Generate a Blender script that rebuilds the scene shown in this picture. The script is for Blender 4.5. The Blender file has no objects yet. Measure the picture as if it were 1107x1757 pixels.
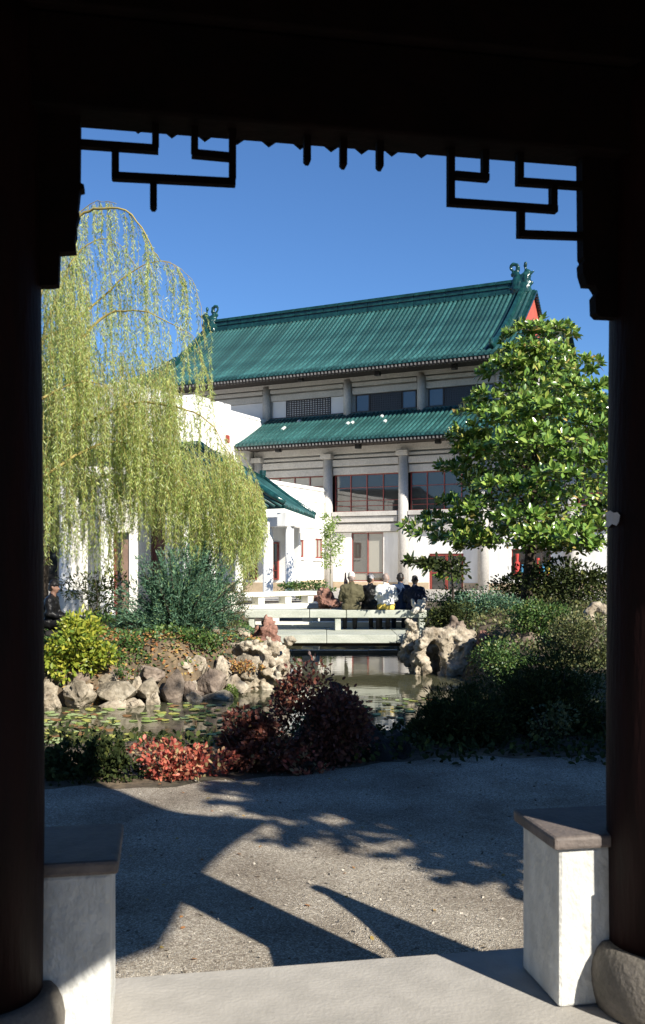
import bpy, bmesh, math, random
import numpy as np
from mathutils import Vector, Matrix, noise

random.seed(7); np.random.seed(7)
SC = bpy.context.scene
COL = SC.collection

# ------------------------------------------------------------------ camera, sky, sun, exposure
F, CX, HY, EYE = 1600.0, 553.5, 965.0, 1.6      # focal length, centre and horizon in photograph pixels, eye height
cam = bpy.data.cameras.new('camera'); cam_o = bpy.data.objects.new('camera', cam); COL.objects.link(cam_o)
cam.sensor_fit = 'VERTICAL'; cam.sensor_height = 36.0; cam.sensor_width = 36.0
cam.lens = F / 1757 * 36.0
cam.shift_y = (HY - 878.5) / 1757
cam.clip_start = 0.05; cam.clip_end = 6000
cam_o.location = (0, 0, EYE); cam_o.rotation_euler = (math.radians(90), 0, 0)
cam.dof.use_dof = True; cam.dof.focus_distance = 30; cam.dof.aperture_fstop = 7.0
SC.camera = cam_o

SUN_AZ = math.radians(40.0)                      # the sun stands behind the camera, to the right
SUN_EL = math.radians(32.0)
S_H = (math.sin(SUN_AZ), -math.cos(SUN_AZ))
world = bpy.data.worlds.new('World'); SC.world = world; world.use_nodes = True
wn = world.node_tree
sky = wn.nodes.new('ShaderNodeTexSky'); sky.sky_type = 'NISHITA'; sky.sun_disc = False
sky.sun_elevation = SUN_EL; sky.sun_rotation = math.atan2(S_H[0], S_H[1])
sky.altitude = 0; sky.air_density = 1.0; sky.dust_density = 0.0; sky.ozone_density = 10.0
bgn = wn.nodes['Background']; bgn.inputs['Strength'].default_value = 0.08
wn.links.new(sky.outputs['Color'], bgn.inputs['Color'])
sun = bpy.data.lights.new('sun', 'SUN'); sun.energy = 5.0; sun.angle = math.radians(0.53); sun.color = (1.0, 0.94, 0.83)
sun_o = bpy.data.objects.new('sun', sun); COL.objects.link(sun_o)
sdir = Vector((S_H[0]*math.cos(SUN_EL), S_H[1]*math.cos(SUN_EL), math.sin(SUN_EL)))
sun_o.rotation_euler = sdir.to_track_quat('Z', 'Y').to_euler(); sun_o.location = (8, -8, 12)
SC.view_settings.view_transform = 'Standard'; SC.view_settings.look = 'None'
SC.view_settings.exposure = 0.9; SC.view_settings.gamma = 1.0; SC.view_settings.use_curve_mapping = False
SC.render.engine = 'CYCLES'
SC.cycles.use_denoising = True
SC.cycles.max_bounces = 6; SC.cycles.diffuse_bounces = 3; SC.cycles.glossy_bounces = 3
SC.cycles.transmission_bounces = 4; SC.cycles.transparent_max_bounces = 8
SC.cycles.caustics_reflective = False; SC.cycles.caustics_refractive = False

# ------------------------------------------------------------------ helpers
def P(px, py, Y):                                # where a photographed point at distance Y stands
    return Vector(((px-CX)/F*Y, Y, EYE+(HY-py)/F*Y))

def tag(o, label=None, cat=None, group=None, kind=None):
    if label: o['label'] = label
    if cat: o['category'] = cat
    if group: o['group'] = group
    if kind: o['kind'] = kind
    return o

def empty(name, loc, label=None, cat=None, group=None):
    o = bpy.data.objects.new(name, None); COL.objects.link(o); o.location = loc
    o.empty_display_size = 0.2
    return tag(o, label, cat, group)

def wloc(o):
    v = Vector((0, 0, 0))
    while o is not None:
        v = v + Vector(o.location); o = o.parent
    return v

def link_mesh(name, me, mat=None, parent=None, loc=None):
    o = bpy.data.objects.new(name, me); COL.objects.link(o)
    if mat is not None and not me.materials: me.materials.append(mat)
    if parent is not None: o.parent = parent
    if loc is not None: o.location = loc
    return o

def shade_smooth(me, on=True):
    me.polygons.foreach_set('use_smooth', [on]*len(me.polygons))

class MB:
    """collects shapes in world coordinates, built as one mesh object"""
    def __init__(s): s.v = []; s.f = []
    def add(s, vs, fs):
        n = len(s.v); s.v += [tuple(v) for v in vs]; s.f += [tuple(i+n for i in f) for f in fs]; return s
    def hexa(s, b, t):                            # b, t: 4 bottom and 4 top corners
        return s.add(list(b)+list(t), [(3,2,1,0),(4,5,6,7),(0,1,5,4),(1,2,6,5),(2,3,7,6),(3,0,4,7)])
    def box(s, x0, x1, y0, y1, z0, z1):
        return s.hexa([(x0,y0,z0),(x1,y0,z0),(x1,y1,z0),(x0,y1,z0)], [(x0,y0,z1),(x1,y0,z1),(x1,y1,z1),(x0,y1,z1)])
    def tube(s, path, radii, seg=8, cap=True):
        path = [Vector(p) for p in path]
        if not hasattr(radii, '__len__'): radii = [radii]*len(path)
        rings = []; up = Vector((0, 0, 1)); prev = None
        for i, p in enumerate(path):
            a = path[max(0, i-1)]; b = path[min(len(path)-1, i+1)]
            t = (b-a).normalized() if (b-a).length > 1e-9 else Vector((0, 0, 1))
            if prev is None:
                x = t.cross(up);
                if x.length < 1e-3: x = t.cross(Vector((1, 0, 0)))
                x.normalize()
            else:
                x = (prev - t*prev.dot(t))
                if x.length < 1e-6: x = t.orthogonal()
                x.normalize()
            y = t.cross(x); prev = x
            rings.append([p+(x*math.cos(k*2*math.pi/seg)+y*math.sin(k*2*math.pi/seg))*radii[i] for k in range(seg)])
        vs = [v for r in rings for v in r]; fs = []
        for i in range(len(path)-1):
            for k in range(seg):
                fs.append((i*seg+k, i*seg+(k+1) % seg, (i+1)*seg+(k+1) % seg, (i+1)*seg+k))
        if cap:
            fs.append(tuple(reversed(range(seg)))); fs.append(tuple((len(path)-1)*seg+k for k in range(seg)))
        return s.add(vs, fs)
    def lathe(s, c, prof, seg=24):                # prof: list of (r, z) round a vertical axis at c
        return s.tube([(c[0], c[1], c[2]+z) for r, z in prof], [max(r, 1e-4) for r, z in prof], seg)
    def prism(s, poly, d):                        # polygon (3D points) extruded along d
        n = len(poly); d = Vector(d); poly = [Vector(p) for p in poly]
        return s.add(poly+[p+d for p in poly], [tuple(range(n))[::-1], tuple(range(n, 2*n))]+[(i, (i+1) % n, n+(i+1) % n, n+i) for i in range(n)])
    def build(s, name, mat=None, parent=None, smooth=False, loc=None, bevel=0, fix=True):
        base = wloc(parent) if parent is not None else (Vector(loc) if loc is not None else Vector((0, 0, 0)))
        me = bpy.data.meshes.new(name)
        me.from_pydata([(v[0]-base.x, v[1]-base.y, v[2]-base.z) for v in s.v], [], s.f); me.update()
        if fix:
            bm = bmesh.new(); bm.from_mesh(me); bmesh.ops.recalc_face_normals(bm, faces=bm.faces); bm.to_mesh(me); bm.free()
        if smooth: shade_smooth(me)
        o = link_mesh(name, me, mat, parent, base if parent is None else None)
        if bevel:
            m = o.modifiers.new('bevel', 'BEVEL'); m.width = bevel; m.segments = 2; m.limit_method = 'ANGLE'
        return o

def quad_mesh(name, V, Q, rnd=None):
    """fast mesh from numpy arrays of vertices and quads"""
    me = bpy.data.meshes.new(name); nv, nq = len(V), len(Q)
    me.vertices.add(nv); me.vertices.foreach_set('co', np.ascontiguousarray(V, dtype=np.float32).ravel())
    me.loops.add(nq*4); me.loops.foreach_set('vertex_index', np.ascontiguousarray(Q, dtype=np.int32).ravel())
    me.polygons.add(nq); me.polygons.foreach_set('loop_start', np.arange(0, nq*4, 4, dtype=np.int32))
    me.update(calc_edges=True)
    if rnd is not None:
        a = me.attributes.new('rnd', 'FLOAT', 'POINT'); a.data.foreach_set('value', np.asarray(rnd, dtype=np.float32))
    return me

def unit(a): return a/np.maximum(np.linalg.norm(a, axis=1, keepdims=True), 1e-9)

def leaves(Pn, D, Nn, L, W, fold=0.25, curl=0.0, shape=0):
    """leaf blades: base points, directions, face normals, lengths, widths -> verts, quads, one random number per leaf"""
    n = len(Pn); D = unit(D); S = unit(np.cross(D, Nn)); U = np.cross(S, D)
    L = np.broadcast_to(np.asarray(L, float), (n,))[:, None]; W = np.broadcast_to(np.asarray(W, float), (n,))[:, None]
    dn = -U*fold*W
    if shape == 0:                                # simple lance: 4 corners
        V = np.stack([Pn, Pn+D*L*.45+S*W*.5, Pn+D*L-U*curl*L, Pn+D*L*.45-S*W*.5], 1)
        Q = np.arange(n)[:, None]*4+np.array([0, 1, 2, 3])
        V = V.reshape(-1, 3); k = 4
    else:                                         # rounded folded leaf: 8 corners, 4 quads
        m1 = Pn+D*L*.36+dn*.6; m2 = Pn+D*L*.74+dn*.5-U*curl*L*.4
        V = np.stack([Pn, Pn+D*L*.3+S*W*.42, Pn+D*L*.70+S*W*.46-U*curl*L*.35, Pn+D*L-U*curl*L,
                      Pn+D*L*.70-S*W*.46-U*curl*L*.35, Pn+D*L*.3-S*W*.42, m1, m2], 1)
        q = np.array([[0, 1, 6, 5], [1, 2, 7, 6], [5, 6, 7, 4], [7, 2, 3, 4]])
        Q = (np.arange(n)[:, None, None]*8+q[None]).reshape(-1, 4); V = V.reshape(-1, 3); k = 8
    return V, Q, np.repeat(np.random.rand(n), k)

def leaf_obj(name, parts, mat, parent=None, loc=None, kind=None):
    Vs, Qs, Rs, off = [], [], [], 0
    for V, Q, R in parts:
        Vs.append(V); Qs.append(Q+off); Rs.append(R); off += len(V)
    base = wloc(parent) if parent is not None else Vector(loc or (0, 0, 0))
    me = quad_mesh(name, np.concatenate(Vs)-np.array(base), np.concatenate(Qs), np.concatenate(Rs))
    o = link_mesh(name, me, mat, parent, base if parent is None else None)
    if kind: o['kind'] = kind
    return o

def capsules(name, caps, voxel, mat, parent=None, loc=None, smooth_it=4, fac=0.5, rough=0.0, rscale=6.0, seed=0, sharp=0.0):
    """one continuous skin round a set of tapered capsules"""
    m = MB()
    for p0, r0, p1, r1 in caps:
        p0 = Vector(p0); p1 = Vector(p1); d = p1-p0
        if d.length < 1e-4: d = Vector((0, 0, 1e-3)); p1 = p0+d
        t = d.normalized(); path = []; rad = []
        for a in (-80, -50, -22): path.append(p0+t*r0*math.sin(math.radians(a))); rad.append(r0*math.cos(math.radians(a)))
        path.append(p0); rad.append(r0); path.append(p1); rad.append(r1)
        for a in (22, 50, 80): path.append(p1+t*r1*math.sin(math.radians(a))); rad.append(r1*math.cos(math.radians(a)))
        m.tube(path, rad, 12)
    base = wloc(parent) if parent is not None else Vector(loc or (0, 0, 0))
    me = bpy.data.meshes.new('tmp'); me.from_pydata([tuple(Vector(v)-base) for v in m.v], [], m.f); me.update()
    t_o = bpy.data.objects.new('tmp', me); COL.objects.link(t_o)
    r = t_o.modifiers.new('r', 'REMESH'); r.mode = 'VOXEL'; r.voxel_size = voxel
    if smooth_it:
        s = t_o.modifiers.new('s', 'SMOOTH'); s.iterations = smooth_it; s.factor = fac
    dg = bpy.context.evaluated_depsgraph_get(); dg.update()
    me2 = bpy.data.meshes.new_from_object(t_o.evaluated_get(dg)); me2.name = name
    bpy.data.objects.remove(t_o); bpy.data.meshes.remove(me)
    if rough:
        nrm = [v.normal.copy() for v in me2.vertices]
        for v, n in zip(me2.vertices, nrm):
            q = v.co*rscale+Vector((seed*7.3, seed*3.1, 0))
            v.co += n*rough*(noise.fractal(q, 0.9, 2.1, 4)+(sharp*(.35-1.6*abs(noise.noise(q*1.9+Vector((3, 1, 2)))))))
    shade_smooth(me2)
    return link_mesh(name, me2, mat, parent, base if parent is None else None)

# ------------------------------------------------------------------ materials
def nodes(name):
    m = bpy.data.materials.new(name); m.use_nodes = True
    return m, m.node_tree, m.node_tree.nodes['Principled BSDF']

def ramp(nt, fac, stops):
    r = nt.nodes.new('ShaderNodeValToRGB'); e = r.color_ramp.elements
    while len(e) < len(stops): e.new(0.5)
    for k, (p, c) in enumerate(stops): e[k].position = p; e[k].color = (*c, 1)
    nt.links.new(fac, r.inputs['Fac']); return r.outputs['Color']

def surf(name, c1, c2=None, rough=0.8, scale=3.0, detail=6, bump=0.0, bscale=None, spec=0.5, c3=None, metal=0, fine=None, stretch=None, lo=0.35, hi=0.65, coat=0, vary=0):
    m, nt, b = nodes(name)
    b.inputs['Roughness'].default_value = rough; b.inputs['Specular IOR Level'].default_value = spec
    b.inputs['Metallic'].default_value = metal; b.inputs['Coat Weight'].default_value = coat
    tc = nt.nodes.new('ShaderNodeTexCoord'); co = tc.outputs['Object']
    if stretch:
        mp = nt.nodes.new('ShaderNodeMapping'); mp.inputs['Scale'].default_value = stretch
        nt.links.new(co, mp.inputs['Vector']); co = mp.outputs['Vector']
    n = nt.nodes.new('ShaderNodeTexNoise'); n.inputs['Scale'].default_value = scale; n.inputs['Detail'].default_value = detail
    n.inputs['Roughness'].default_value = 0.6
    nt.links.new(co, n.inputs['Vector'])
    if c2 is None: c2 = tuple(x*0.8 for x in c1)
    stops = [(lo, c2), (hi, c1)] if c3 is None else [(lo, c2), (0.5, c1), (hi, c3)]
    col = ramp(nt, n.outputs['Fac'], stops)
    if fine:
        n2 = nt.nodes.new('ShaderNodeTexNoise'); n2.inputs['Scale'].default_value = fine[0]; n2.inputs['Detail'].default_value = 3
        nt.links.new(co, n2.inputs['Vector'])
        mx = nt.nodes.new('ShaderNodeMix'); mx.data_type = 'RGBA'; mx.blend_type = 'MULTIPLY'; mx.inputs[0].default_value = 1.0
        f2 = ramp(nt, n2.outputs['Fac'], [(0.38, (fine[1],)*3), (0.62, (1, 1, 1))])
        nt.links.new(col, mx.inputs[6]); nt.links.new(f2, mx.inputs[7]); col = mx.outputs[2]
    if vary:                                      # every piece slightly different in tone
        oi = nt.nodes.new('ShaderNodeObjectInfo'); vr = ramp(nt, oi.outputs['Random'], [(0, (1-vary,)*3), (1, (1+vary,)*3)])
        mv = nt.nodes.new('ShaderNodeMix'); mv.data_type = 'RGBA'; mv.blend_type = 'MULTIPLY'; mv.inputs[0].default_value = 1.0
        nt.links.new(col, mv.inputs[6]); nt.links.new(vr, mv.inputs[7]); col = mv.outputs[2]
    nt.links.new(col, b.inputs['Base Color'])
    if bump:
        n3 = nt.nodes.new('ShaderNodeTexNoise'); n3.inputs['Scale'].default_value = bscale or scale*4; n3.inputs['Detail'].default_value = 8
        nt.links.new(co, n3.inputs['Vector'])
        bp = nt.nodes.new('ShaderNodeBump'); bp.inputs['Strength'].default_value = bump; bp.inputs['Distance'].default_value = 0.05
        nt.links.new(n3.outputs['Fac'], bp.inputs['Height']); nt.links.new(bp.outputs['Normal'], b.inputs['Normal'])
    return m

def leafmat(name, stops, rough=0.5, trans=0.35, spec=0.4):
    m, nt, b = nodes(name)
    at = nt.nodes.new('ShaderNodeAttribute'); at.attribute_name = 'rnd'
    col = ramp(nt, at.outputs['Fac'], stops)
    b.inputs['Roughness'].default_value = rough; b.inputs['Specular IOR Level'].default_value = spec
    nt.links.new(col, b.inputs['Base Color'])
    tr = nt.nodes.new('ShaderNodeBsdfTranslucent'); nt.links.new(col, tr.inputs['Color'])
    mx = nt.nodes.new('ShaderNodeMixShader'); mx.inputs[0].default_value = trans
    nt.links.new(b.outputs[0], mx.inputs[1]); nt.links.new(tr.outputs[0], mx.inputs[2])
    nt.links.new(mx.outputs[0], nt.nodes['Material Output'].inputs['Surface'])
    return m

M = {}
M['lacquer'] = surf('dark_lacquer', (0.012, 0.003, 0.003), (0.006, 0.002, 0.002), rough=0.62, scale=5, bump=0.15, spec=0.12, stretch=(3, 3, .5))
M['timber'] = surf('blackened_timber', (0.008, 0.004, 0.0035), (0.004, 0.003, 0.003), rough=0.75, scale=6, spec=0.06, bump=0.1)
M['stucco'] = surf('white_stucco', (0.84, 0.83, 0.79), (0.66, 0.64, 0.59), rough=0.9, scale=1.3, bump=0.06, bscale=40, lo=.28, hi=.58, stretch=(1.6, 1.6, .3), spec=.2)
M['pier_white'] = surf('pier_plaster', (0.64, 0.635, 0.60), (0.52, 0.515, 0.485), rough=0.85, scale=3.2, bump=0.3, bscale=38, lo=.28, hi=.56, fine=(14, .86), spec=.2, stretch=(1.2, 1.2, .8))
M['pier_cap'] = surf('pier_cap_stone', (0.16, 0.13, 0.115), (0.09, 0.075, 0.068), rough=0.7, scale=9, bump=0.2, bscale=60)
M['slab'] = surf('platform_concrete', (0.43, 0.405, 0.37), (0.36, 0.34, 0.31), rough=0.85, scale=1.1, bump=0.12, bscale=60, fine=(7, .88), spec=.2, lo=.3, hi=.7)
M['drum'] = surf('drum_stone', (0.17, 0.15, 0.13), (0.10, 0.09, 0.075), rough=0.8, scale=7, bump=0.25, bscale=50, fine=(90, .85))
M['concrete'] = surf('grey_concrete', (0.55, 0.525, 0.49), (0.45, 0.43, 0.40), rough=0.9, scale=0.8, bump=0.1, bscale=30, fine=(14, .86), stretch=(1, 1, .6), spec=.15)
M['panel_white'] = surf('white_panel', (0.70, 0.69, 0.69), (0.62, 0.62, 0.63), rough=0.7, scale=1)
M['plinth'] = surf('tan_plinth', (0.56, 0.44, 0.30), (0.44, 0.34, 0.23), rough=0.9, scale=3, bump=.1)
M['tile'] = surf('glazed_teal_tile', (0.024, 0.086, 0.084), (0.017, 0.062, 0.062), rough=0.40, scale=1.1, fine=(5, .72), spec=.45, c3=(0.034, 0.112, 0.108), bump=.12, bscale=14, vary=.28)
M['tile_base'] = surf('glazed_pan_tile', (0.008, 0.052, 0.048), (0.005, 0.034, 0.032), rough=0.35, scale=3, fine=(9, .7), bump=.15, bscale=12)
M['ridge'] = surf('glazed_ridge_tile', (0.008, 0.044, 0.042), (0.005, 0.026, 0.026), rough=0.22, scale=3, bump=.25, bscale=9, c3=(.012, .065, .06))
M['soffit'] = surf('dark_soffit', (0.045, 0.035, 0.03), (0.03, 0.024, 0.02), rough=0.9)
M['rafter'] = surf('pale_rafter_end', (0.17, 0.16, 0.155), (0.12, 0.115, 0.11), rough=0.8)
M['red_gable'] = surf('red_gable_paint', (0.50, 0.10, 0.06), (0.38, 0.075, 0.05), rough=0.7, scale=2)
M['red'] = surf('red_window_frame', (0.27, 0.05, 0.035), (0.19, 0.035, 0.027), rough=0.5, scale=4)
M['frame_dark'] = surf('dark_window_frame', (0.03, 0.025, 0.025), rough=0.5)
M['stone_green'] = surf('bridge_stone', (0.50, 0.515, 0.455), (0.36, 0.385, 0.33), rough=0.85, scale=2.4, bump=.15, bscale=30, fine=(45, .86), stretch=(.6, 1, 1.4), spec=.2)
M['stone_white'] = surf('pale_bench_stone', (0.74, 0.72, 0.64), (0.62, 0.60, 0.52), rough=0.85, scale=2, bump=.1, spec=.2)
M['metal_black'] = surf('black_metal', (0.015, 0.015, 0.016), rough=0.4)
M['bark'] = surf('bark', (0.055, 0.040, 0.028), (0.030, 0.022, 0.016), rough=0.95, scale=6, bump=.5, bscale=25, stretch=(1, 1, .3))
M['twig'] = surf('yellow_twig', (0.34, 0.27, 0.08), (0.24, 0.18, 0.05), rough=0.7)
M['soil'] = surf('soil', (0.12, 0.09, 0.06), (0.07, 0.055, 0.04), rough=1, scale=3, bump=.5, bscale=20, c3=(.20, .14, .085))

def make_glass(name, base, rough=0.04, spec=0.9):
    m, nt, b = nodes(name)
    b.inputs['Base Color'].default_value = (*base, 1); b.inputs['Roughness'].default_value = rough
    b.inputs['Specular IOR Level'].default_value = spec; b.inputs['IOR'].default_value = 1.6
    tc = nt.nodes.new('ShaderNodeTexCoord'); n = nt.nodes.new('ShaderNodeTexNoise'); n.inputs['Scale'].default_value = 0.9
    n.inputs['Detail'].default_value = 1
    nt.links.new(tc.outputs['Object'], n.inputs['Vector'])
    bp = nt.nodes.new('ShaderNodeBump'); bp.inputs['Strength'].default_value = 0.05; bp.inputs['Distance'].default_value = 0.1
    nt.links.new(n.outputs['Fac'], bp.inputs['Height']); nt.links.new(bp.outputs['Normal'], b.inputs['Normal'])
    return m
M['glass'] = make_glass('window_glass', (0.045, 0.043, 0.040))
M['glass_pale'] = make_glass('curtained_glass', (0.30, 0.29, 0.25), 0.12, .5)
M['glass_blue'] = make_glass('reflecting_glass', (0.05, 0.06, 0.075), 0.03, 1.0)

def water_mat():
    m, nt, b = nodes('pond_water')
    tc = nt.nodes.new('ShaderNodeTexCoord')
    n = nt.nodes.new('ShaderNodeTexNoise'); n.inputs['Scale'].default_value = 0.7; n.inputs['Detail'].default_value = 3
    nt.links.new(tc.outputs['Object'], n.inputs['Vector'])
    nt.links.new(ramp(nt, n.outputs['Fac'], [(.3, (0.065, 0.066, 0.038)), (.7, (0.105, 0.10, 0.06))]), b.inputs['Base Color'])
    b.inputs['Roughness'].default_value = 0.035; b.inputs['IOR'].default_value = 1.33
    b.inputs['Specular IOR Level'].default_value = 1.0
    n2 = nt.nodes.new('ShaderNodeTexNoise'); n2.inputs['Scale'].default_value = 2.2; n2.inputs['Detail'].default_value = 2
    mp = nt.nodes.new('ShaderNodeMapping'); mp.inputs['Scale'].default_value = (1, 2.4, 1)
    nt.links.new(tc.outputs['Object'], mp.inputs['Vector']); nt.links.new(mp.outputs['Vector'], n2.inputs['Vector'])
    bp = nt.nodes.new('ShaderNodeBump'); bp.inputs['Strength'].default_value = 0.035; bp.inputs['Distance'].default_value = 0.06
    nt.links.new(n2.outputs['Fac'], bp.inputs['Height']); nt.links.new(bp.outputs['Normal'], b.inputs['Normal'])
    return m
M['water'] = water_mat()

def gravel_mat():
    m, nt, b = nodes('grey_gravel')
    b.inputs['Roughness'].default_value = 0.95; b.inputs['Specular IOR Level'].default_value = 0.15
    tc = nt.nodes.new('ShaderNodeTexCoord'); co = tc.outputs['Object']
    v = nt.nodes.new('ShaderNodeTexVoronoi'); v.inputs['Scale'].default_value = 135; nt.links.new(co, v.inputs['Vector'])
    sep = nt.nodes.new('ShaderNodeSeparateColor'); nt.links.new(v.outputs['Color'], sep.inputs['Color'])
    c1 = ramp(nt, sep.outputs[0], [(0, (0.20, 0.17, 0.138)), (.5, (0.37, 0.33, 0.275)), (.85, (0.52, 0.475, 0.40)), (1, (0.72, 0.67, 0.60))])
    n = nt.nodes.new('ShaderNodeTexNoise'); n.inputs['Scale'].default_value = 1.7; n.inputs['Detail'].default_value = 7; nt.links.new(co, n.inputs['Vector'])
    c2 = ramp(nt, n.outputs['Fac'], [(.33, (0.74, 0.70, 0.66)), (.64, (1.22, 1.20, 1.16))])
    mx = nt.nodes.new('ShaderNodeMix'); mx.data_type = 'RGBA'; mx.blend_type = 'MULTIPLY'; mx.inputs[0].default_value = 1
    nt.links.new(c1, mx.inputs[6]); nt.links.new(c2, mx.inputs[7]); nt.links.new(mx.outputs[2], b.inputs['Base Color'])
    n3 = nt.nodes.new('ShaderNodeTexNoise'); n3.inputs['Scale'].default_value = 22; n3.inputs['Detail'].default_value = 6; nt.links.new(co, n3.inputs['Vector'])
    ad = nt.nodes.new('ShaderNodeMath'); ad.operation = 'SUBTRACT'; nt.links.new(n3.outputs['Fac'], ad.inputs[0]); nt.links.new(v.outputs['Distance'], ad.inputs[1])
    bp = nt.nodes.new('ShaderNodeBump'); bp.inputs['Strength'].default_value = 0.8; bp.inputs['Distance'].default_value = 0.02
    nt.links.new(ad.outputs[0], bp.inputs['Height']); nt.links.new(bp.outputs['Normal'], b.inputs['Normal'])
    return m
M['gravel'] = gravel_mat()

# ------------------------------------------------------------------ ground, gravel court, pond
WATER_Z, GRAVEL_Z = -0.96, -0.42
POND = [(-16, 11.4), (-3, 11.2), (-0.8, 11.5), (1.0, 12.1), (2.3, 13.2), (3.0, 15.0), (3.2, 17.5), (2.95, 20.8), (2.5, 23), (2.0, 26.7), (2.4, 30.2),
        (-2.6, 30.3), (-1.5, 26.9), (-1.15, 23.6), (-0.75, 20.6), (-0.62, 19.1), (-1.42, 18.5), (-2.38, 17.5), (-2.97, 17.1), (-4.03, 16.5), (-4.84, 16.25), (-16, 15.6)]
def pond_sd(x, y):                               # signed distance to the shore, negative in the water (numpy)
    d = np.full(x.shape, 1e9); inside = np.zeros(x.shape, bool); n = len(POND)
    for i in range(n):
        ax, ay = POND[i]; bx, by = POND[(i+1) % n]; ex, ey = bx-ax, by-ay
        t = np.clip(((x-ax)*ex+(y-ay)*ey)/(ex*ex+ey*ey), 0, 1)
        d = np.minimum(d, np.hypot(x-ax-t*ex, y-ay-t*ey))
        c = ((ay > y) != (by > y)) & (x < (bx-ax)*(y-ay)/((by-ay) if by != ay else 1e-9)+ax)
        inside ^= c
    return np.where(inside, -d, d)
def sstep(a, b, x):
    t = np.clip((x-a)/(b-a), 0, 1); return t*t*(3-2*t)
def height(x, y):
    x = np.asarray(x, float); y = np.asarray(y, float)
    sd = pond_sd(x, y)
    far = sstep(11.5, 15.5, y)
    land = GRAVEL_Z*(1-far)+far*(-0.05-.28*sstep(2.5, 3.5, x)*(1-sstep(18, 22, y)))
    land = land+0.42*sstep(2.2, 4.5, x)*sstep(18.5, 23, y)*(1-sstep(27, 32, y))     # mound on the right bank
    land = land+0.25*sstep(-1.2, -3.2, x)*sstep(16.5, 19.5, y)*(1-sstep(24, 28, y))
    low = sstep(26.5, 28, y)*(1-sstep(30.5, 36, y))*(1-sstep(2.3, 3.6, x))*sstep(-4.2, -3.0, x)
    land = land*(1-low)-.42*low
    land = np.where(y > 36, np.maximum(land, 0.0), land)
    bank = sstep(-0.15, 0.75, sd); quay = sstep(-0.05, 0.05, sd)
    bank = np.where(y > 29, quay, bank)
    z = -1.45+(land+1.45)*bank
    wob = 0.035*np.sin(x*2.1+y*1.3)*np.sin(y*1.9-x*0.7)
    return z+wob*np.where(y > 12, 1, 0)*np.where(y < 29, 1, 0)
def axis(lo, hi, step, far):
    a = list(np.arange(lo, hi+1e-6, step)); d = step; v = hi; w = lo; out = []
    while v < far: d *= 1.5; v += d; out.append(v)
    neg = []; d = step
    while w > -far: d *= 1.5; w -= d; neg.append(w)
    return np.array(neg[::-1]+a+out)
gx = axis(-9, 9, 0.2, 3000); gy = axis(-4, 36, 0.2, 3000)
GX, GY = np.meshgrid(gx, gy); GZ = height(GX, GY)
V = np.stack([GX.ravel(), GY.ravel(), GZ.ravel()], 1); nx = len(gx)
I, J = np.meshgrid(np.arange(nx-1), np.arange(len(gy)-1)); a = (J*nx+I).ravel()
me = quad_mesh('ground', V, np.stack([a, a+1, a+nx+1, a+nx], 1)); shade_smooth(me)
M['earth'] = surf('planted_earth', (0.115, 0.085, 0.055), (0.055, 0.05, 0.03), rough=1, scale=1.6, bump=.6, bscale=14, c3=(.20, .145, .085), fine=(12, .6))
tag(link_mesh('ground', me, M['earth']), kind='structure')
zof = lambda x, y: float(height(np.array([x]), np.array([y]))[0])

edge = [(-9, 8.0), (-4, 8.05), (-2.4, 8.1), (-1.7, 8.12), (-1.05, 8.3), (-.55, 8.52), (-.15, 8.75), (.35, 8.95), (.9, 9.35), (2, 9.45), (4, 9.5), (9, 9.6)]
m = MB(); g0 = []
xs = np.arange(-9, 9.01, .12)
for i, x in enumerate(xs):
    ye = .40+np.interp(x, [e[0] for e in edge], [e[1] for e in edge])+.06*math.sin(x*5.1)+.05*math.sin(x*11.3+1)
    m.v += [(x, -4, GRAVEL_Z+.006), (x, 3, GRAVEL_Z+.006), (x, ye-.3, GRAVEL_Z+.010), (x, ye, GRAVEL_Z-.012)]
    if i: m.f += [(4*i-4+k, 4*i+k, 4*i+k+1, 4*i-4+k+1) for k in range(3)]
tag(m.build('gravel_court', M['gravel'], smooth=True), kind='structure')

m = MB(); m.box(-16, 5.5, 10.2, 30.6, WATER_Z-.02, WATER_Z)
tag(m.build('pond_water', M['water']), kind='structure')

# paved terrace in front of the buildings
m = MB(); pv = [(-30, 38), (30, 38), (30, 70), (-30, 70)]
m.add([(x, y, 0.03) for x, y in pv], [(0, 1, 2, 3)])
tag(m.build('terrace_paving', surf('pale_paving', (.46, .43, .38), (.36, .33, .29), rough=.9, scale=.7, fine=(6, .85))), kind='structure')

# stone edging on the pond's far side: single kerb stones
quay = empty('pond_kerb', (0, 26.95, WATER_Z), 'low pale stone footing strip just above the water behind the bridge', 'kerb')
x = -3.4
while x < 1.9:
    L = random.uniform(.7, 1.0)
    MB().box(x+.006, x+L-.006, 26.3, 26.5, WATER_Z-.6, WATER_Z+random.uniform(.075, .09)).build('kerb_stone', M['stone_white'], quay, bevel=.012)
    x += L

# ------------------------------------------------------------------ pavilion round the camera
TH = math.radians(10.0)
EV = Vector((math.cos(TH), math.sin(TH), 0)); QV = Vector((-math.sin(TH), math.cos(TH), 0)); ZV = Vector((0, 0, 1))
def eq(e, q, z): return EV*e+QV*q+ZV*z           # pavilion frame: e along the front, q outwards
def to_eq(x, y): v = Vector((x, y, 0)); return v.dot(EV), v.dot(QV)
def onq(px, py, q):                              # photographed point on the pavilion plane q
    r = (px-CX)/F; Y = q/(r*QV.x+QV.y); return P(px, py, Y)
cr = to_eq(1.2246, 3.37); cl = to_eq(-1.083, 2.962); QC = 0.5*(cr[1]+cl[1]); BAY = cr[0]-cl[0]
QM = QC-BAY*math.sqrt(3)/2                        # centre of the hexagonal plan
EC = 0.5*(cr[0]+cl[0])
pav = empty('garden_pavilion', eq(EC, QM, 0), 'dark timber garden pavilion framing the whole view, its columns and beam nearly black', 'pavilion')
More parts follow.
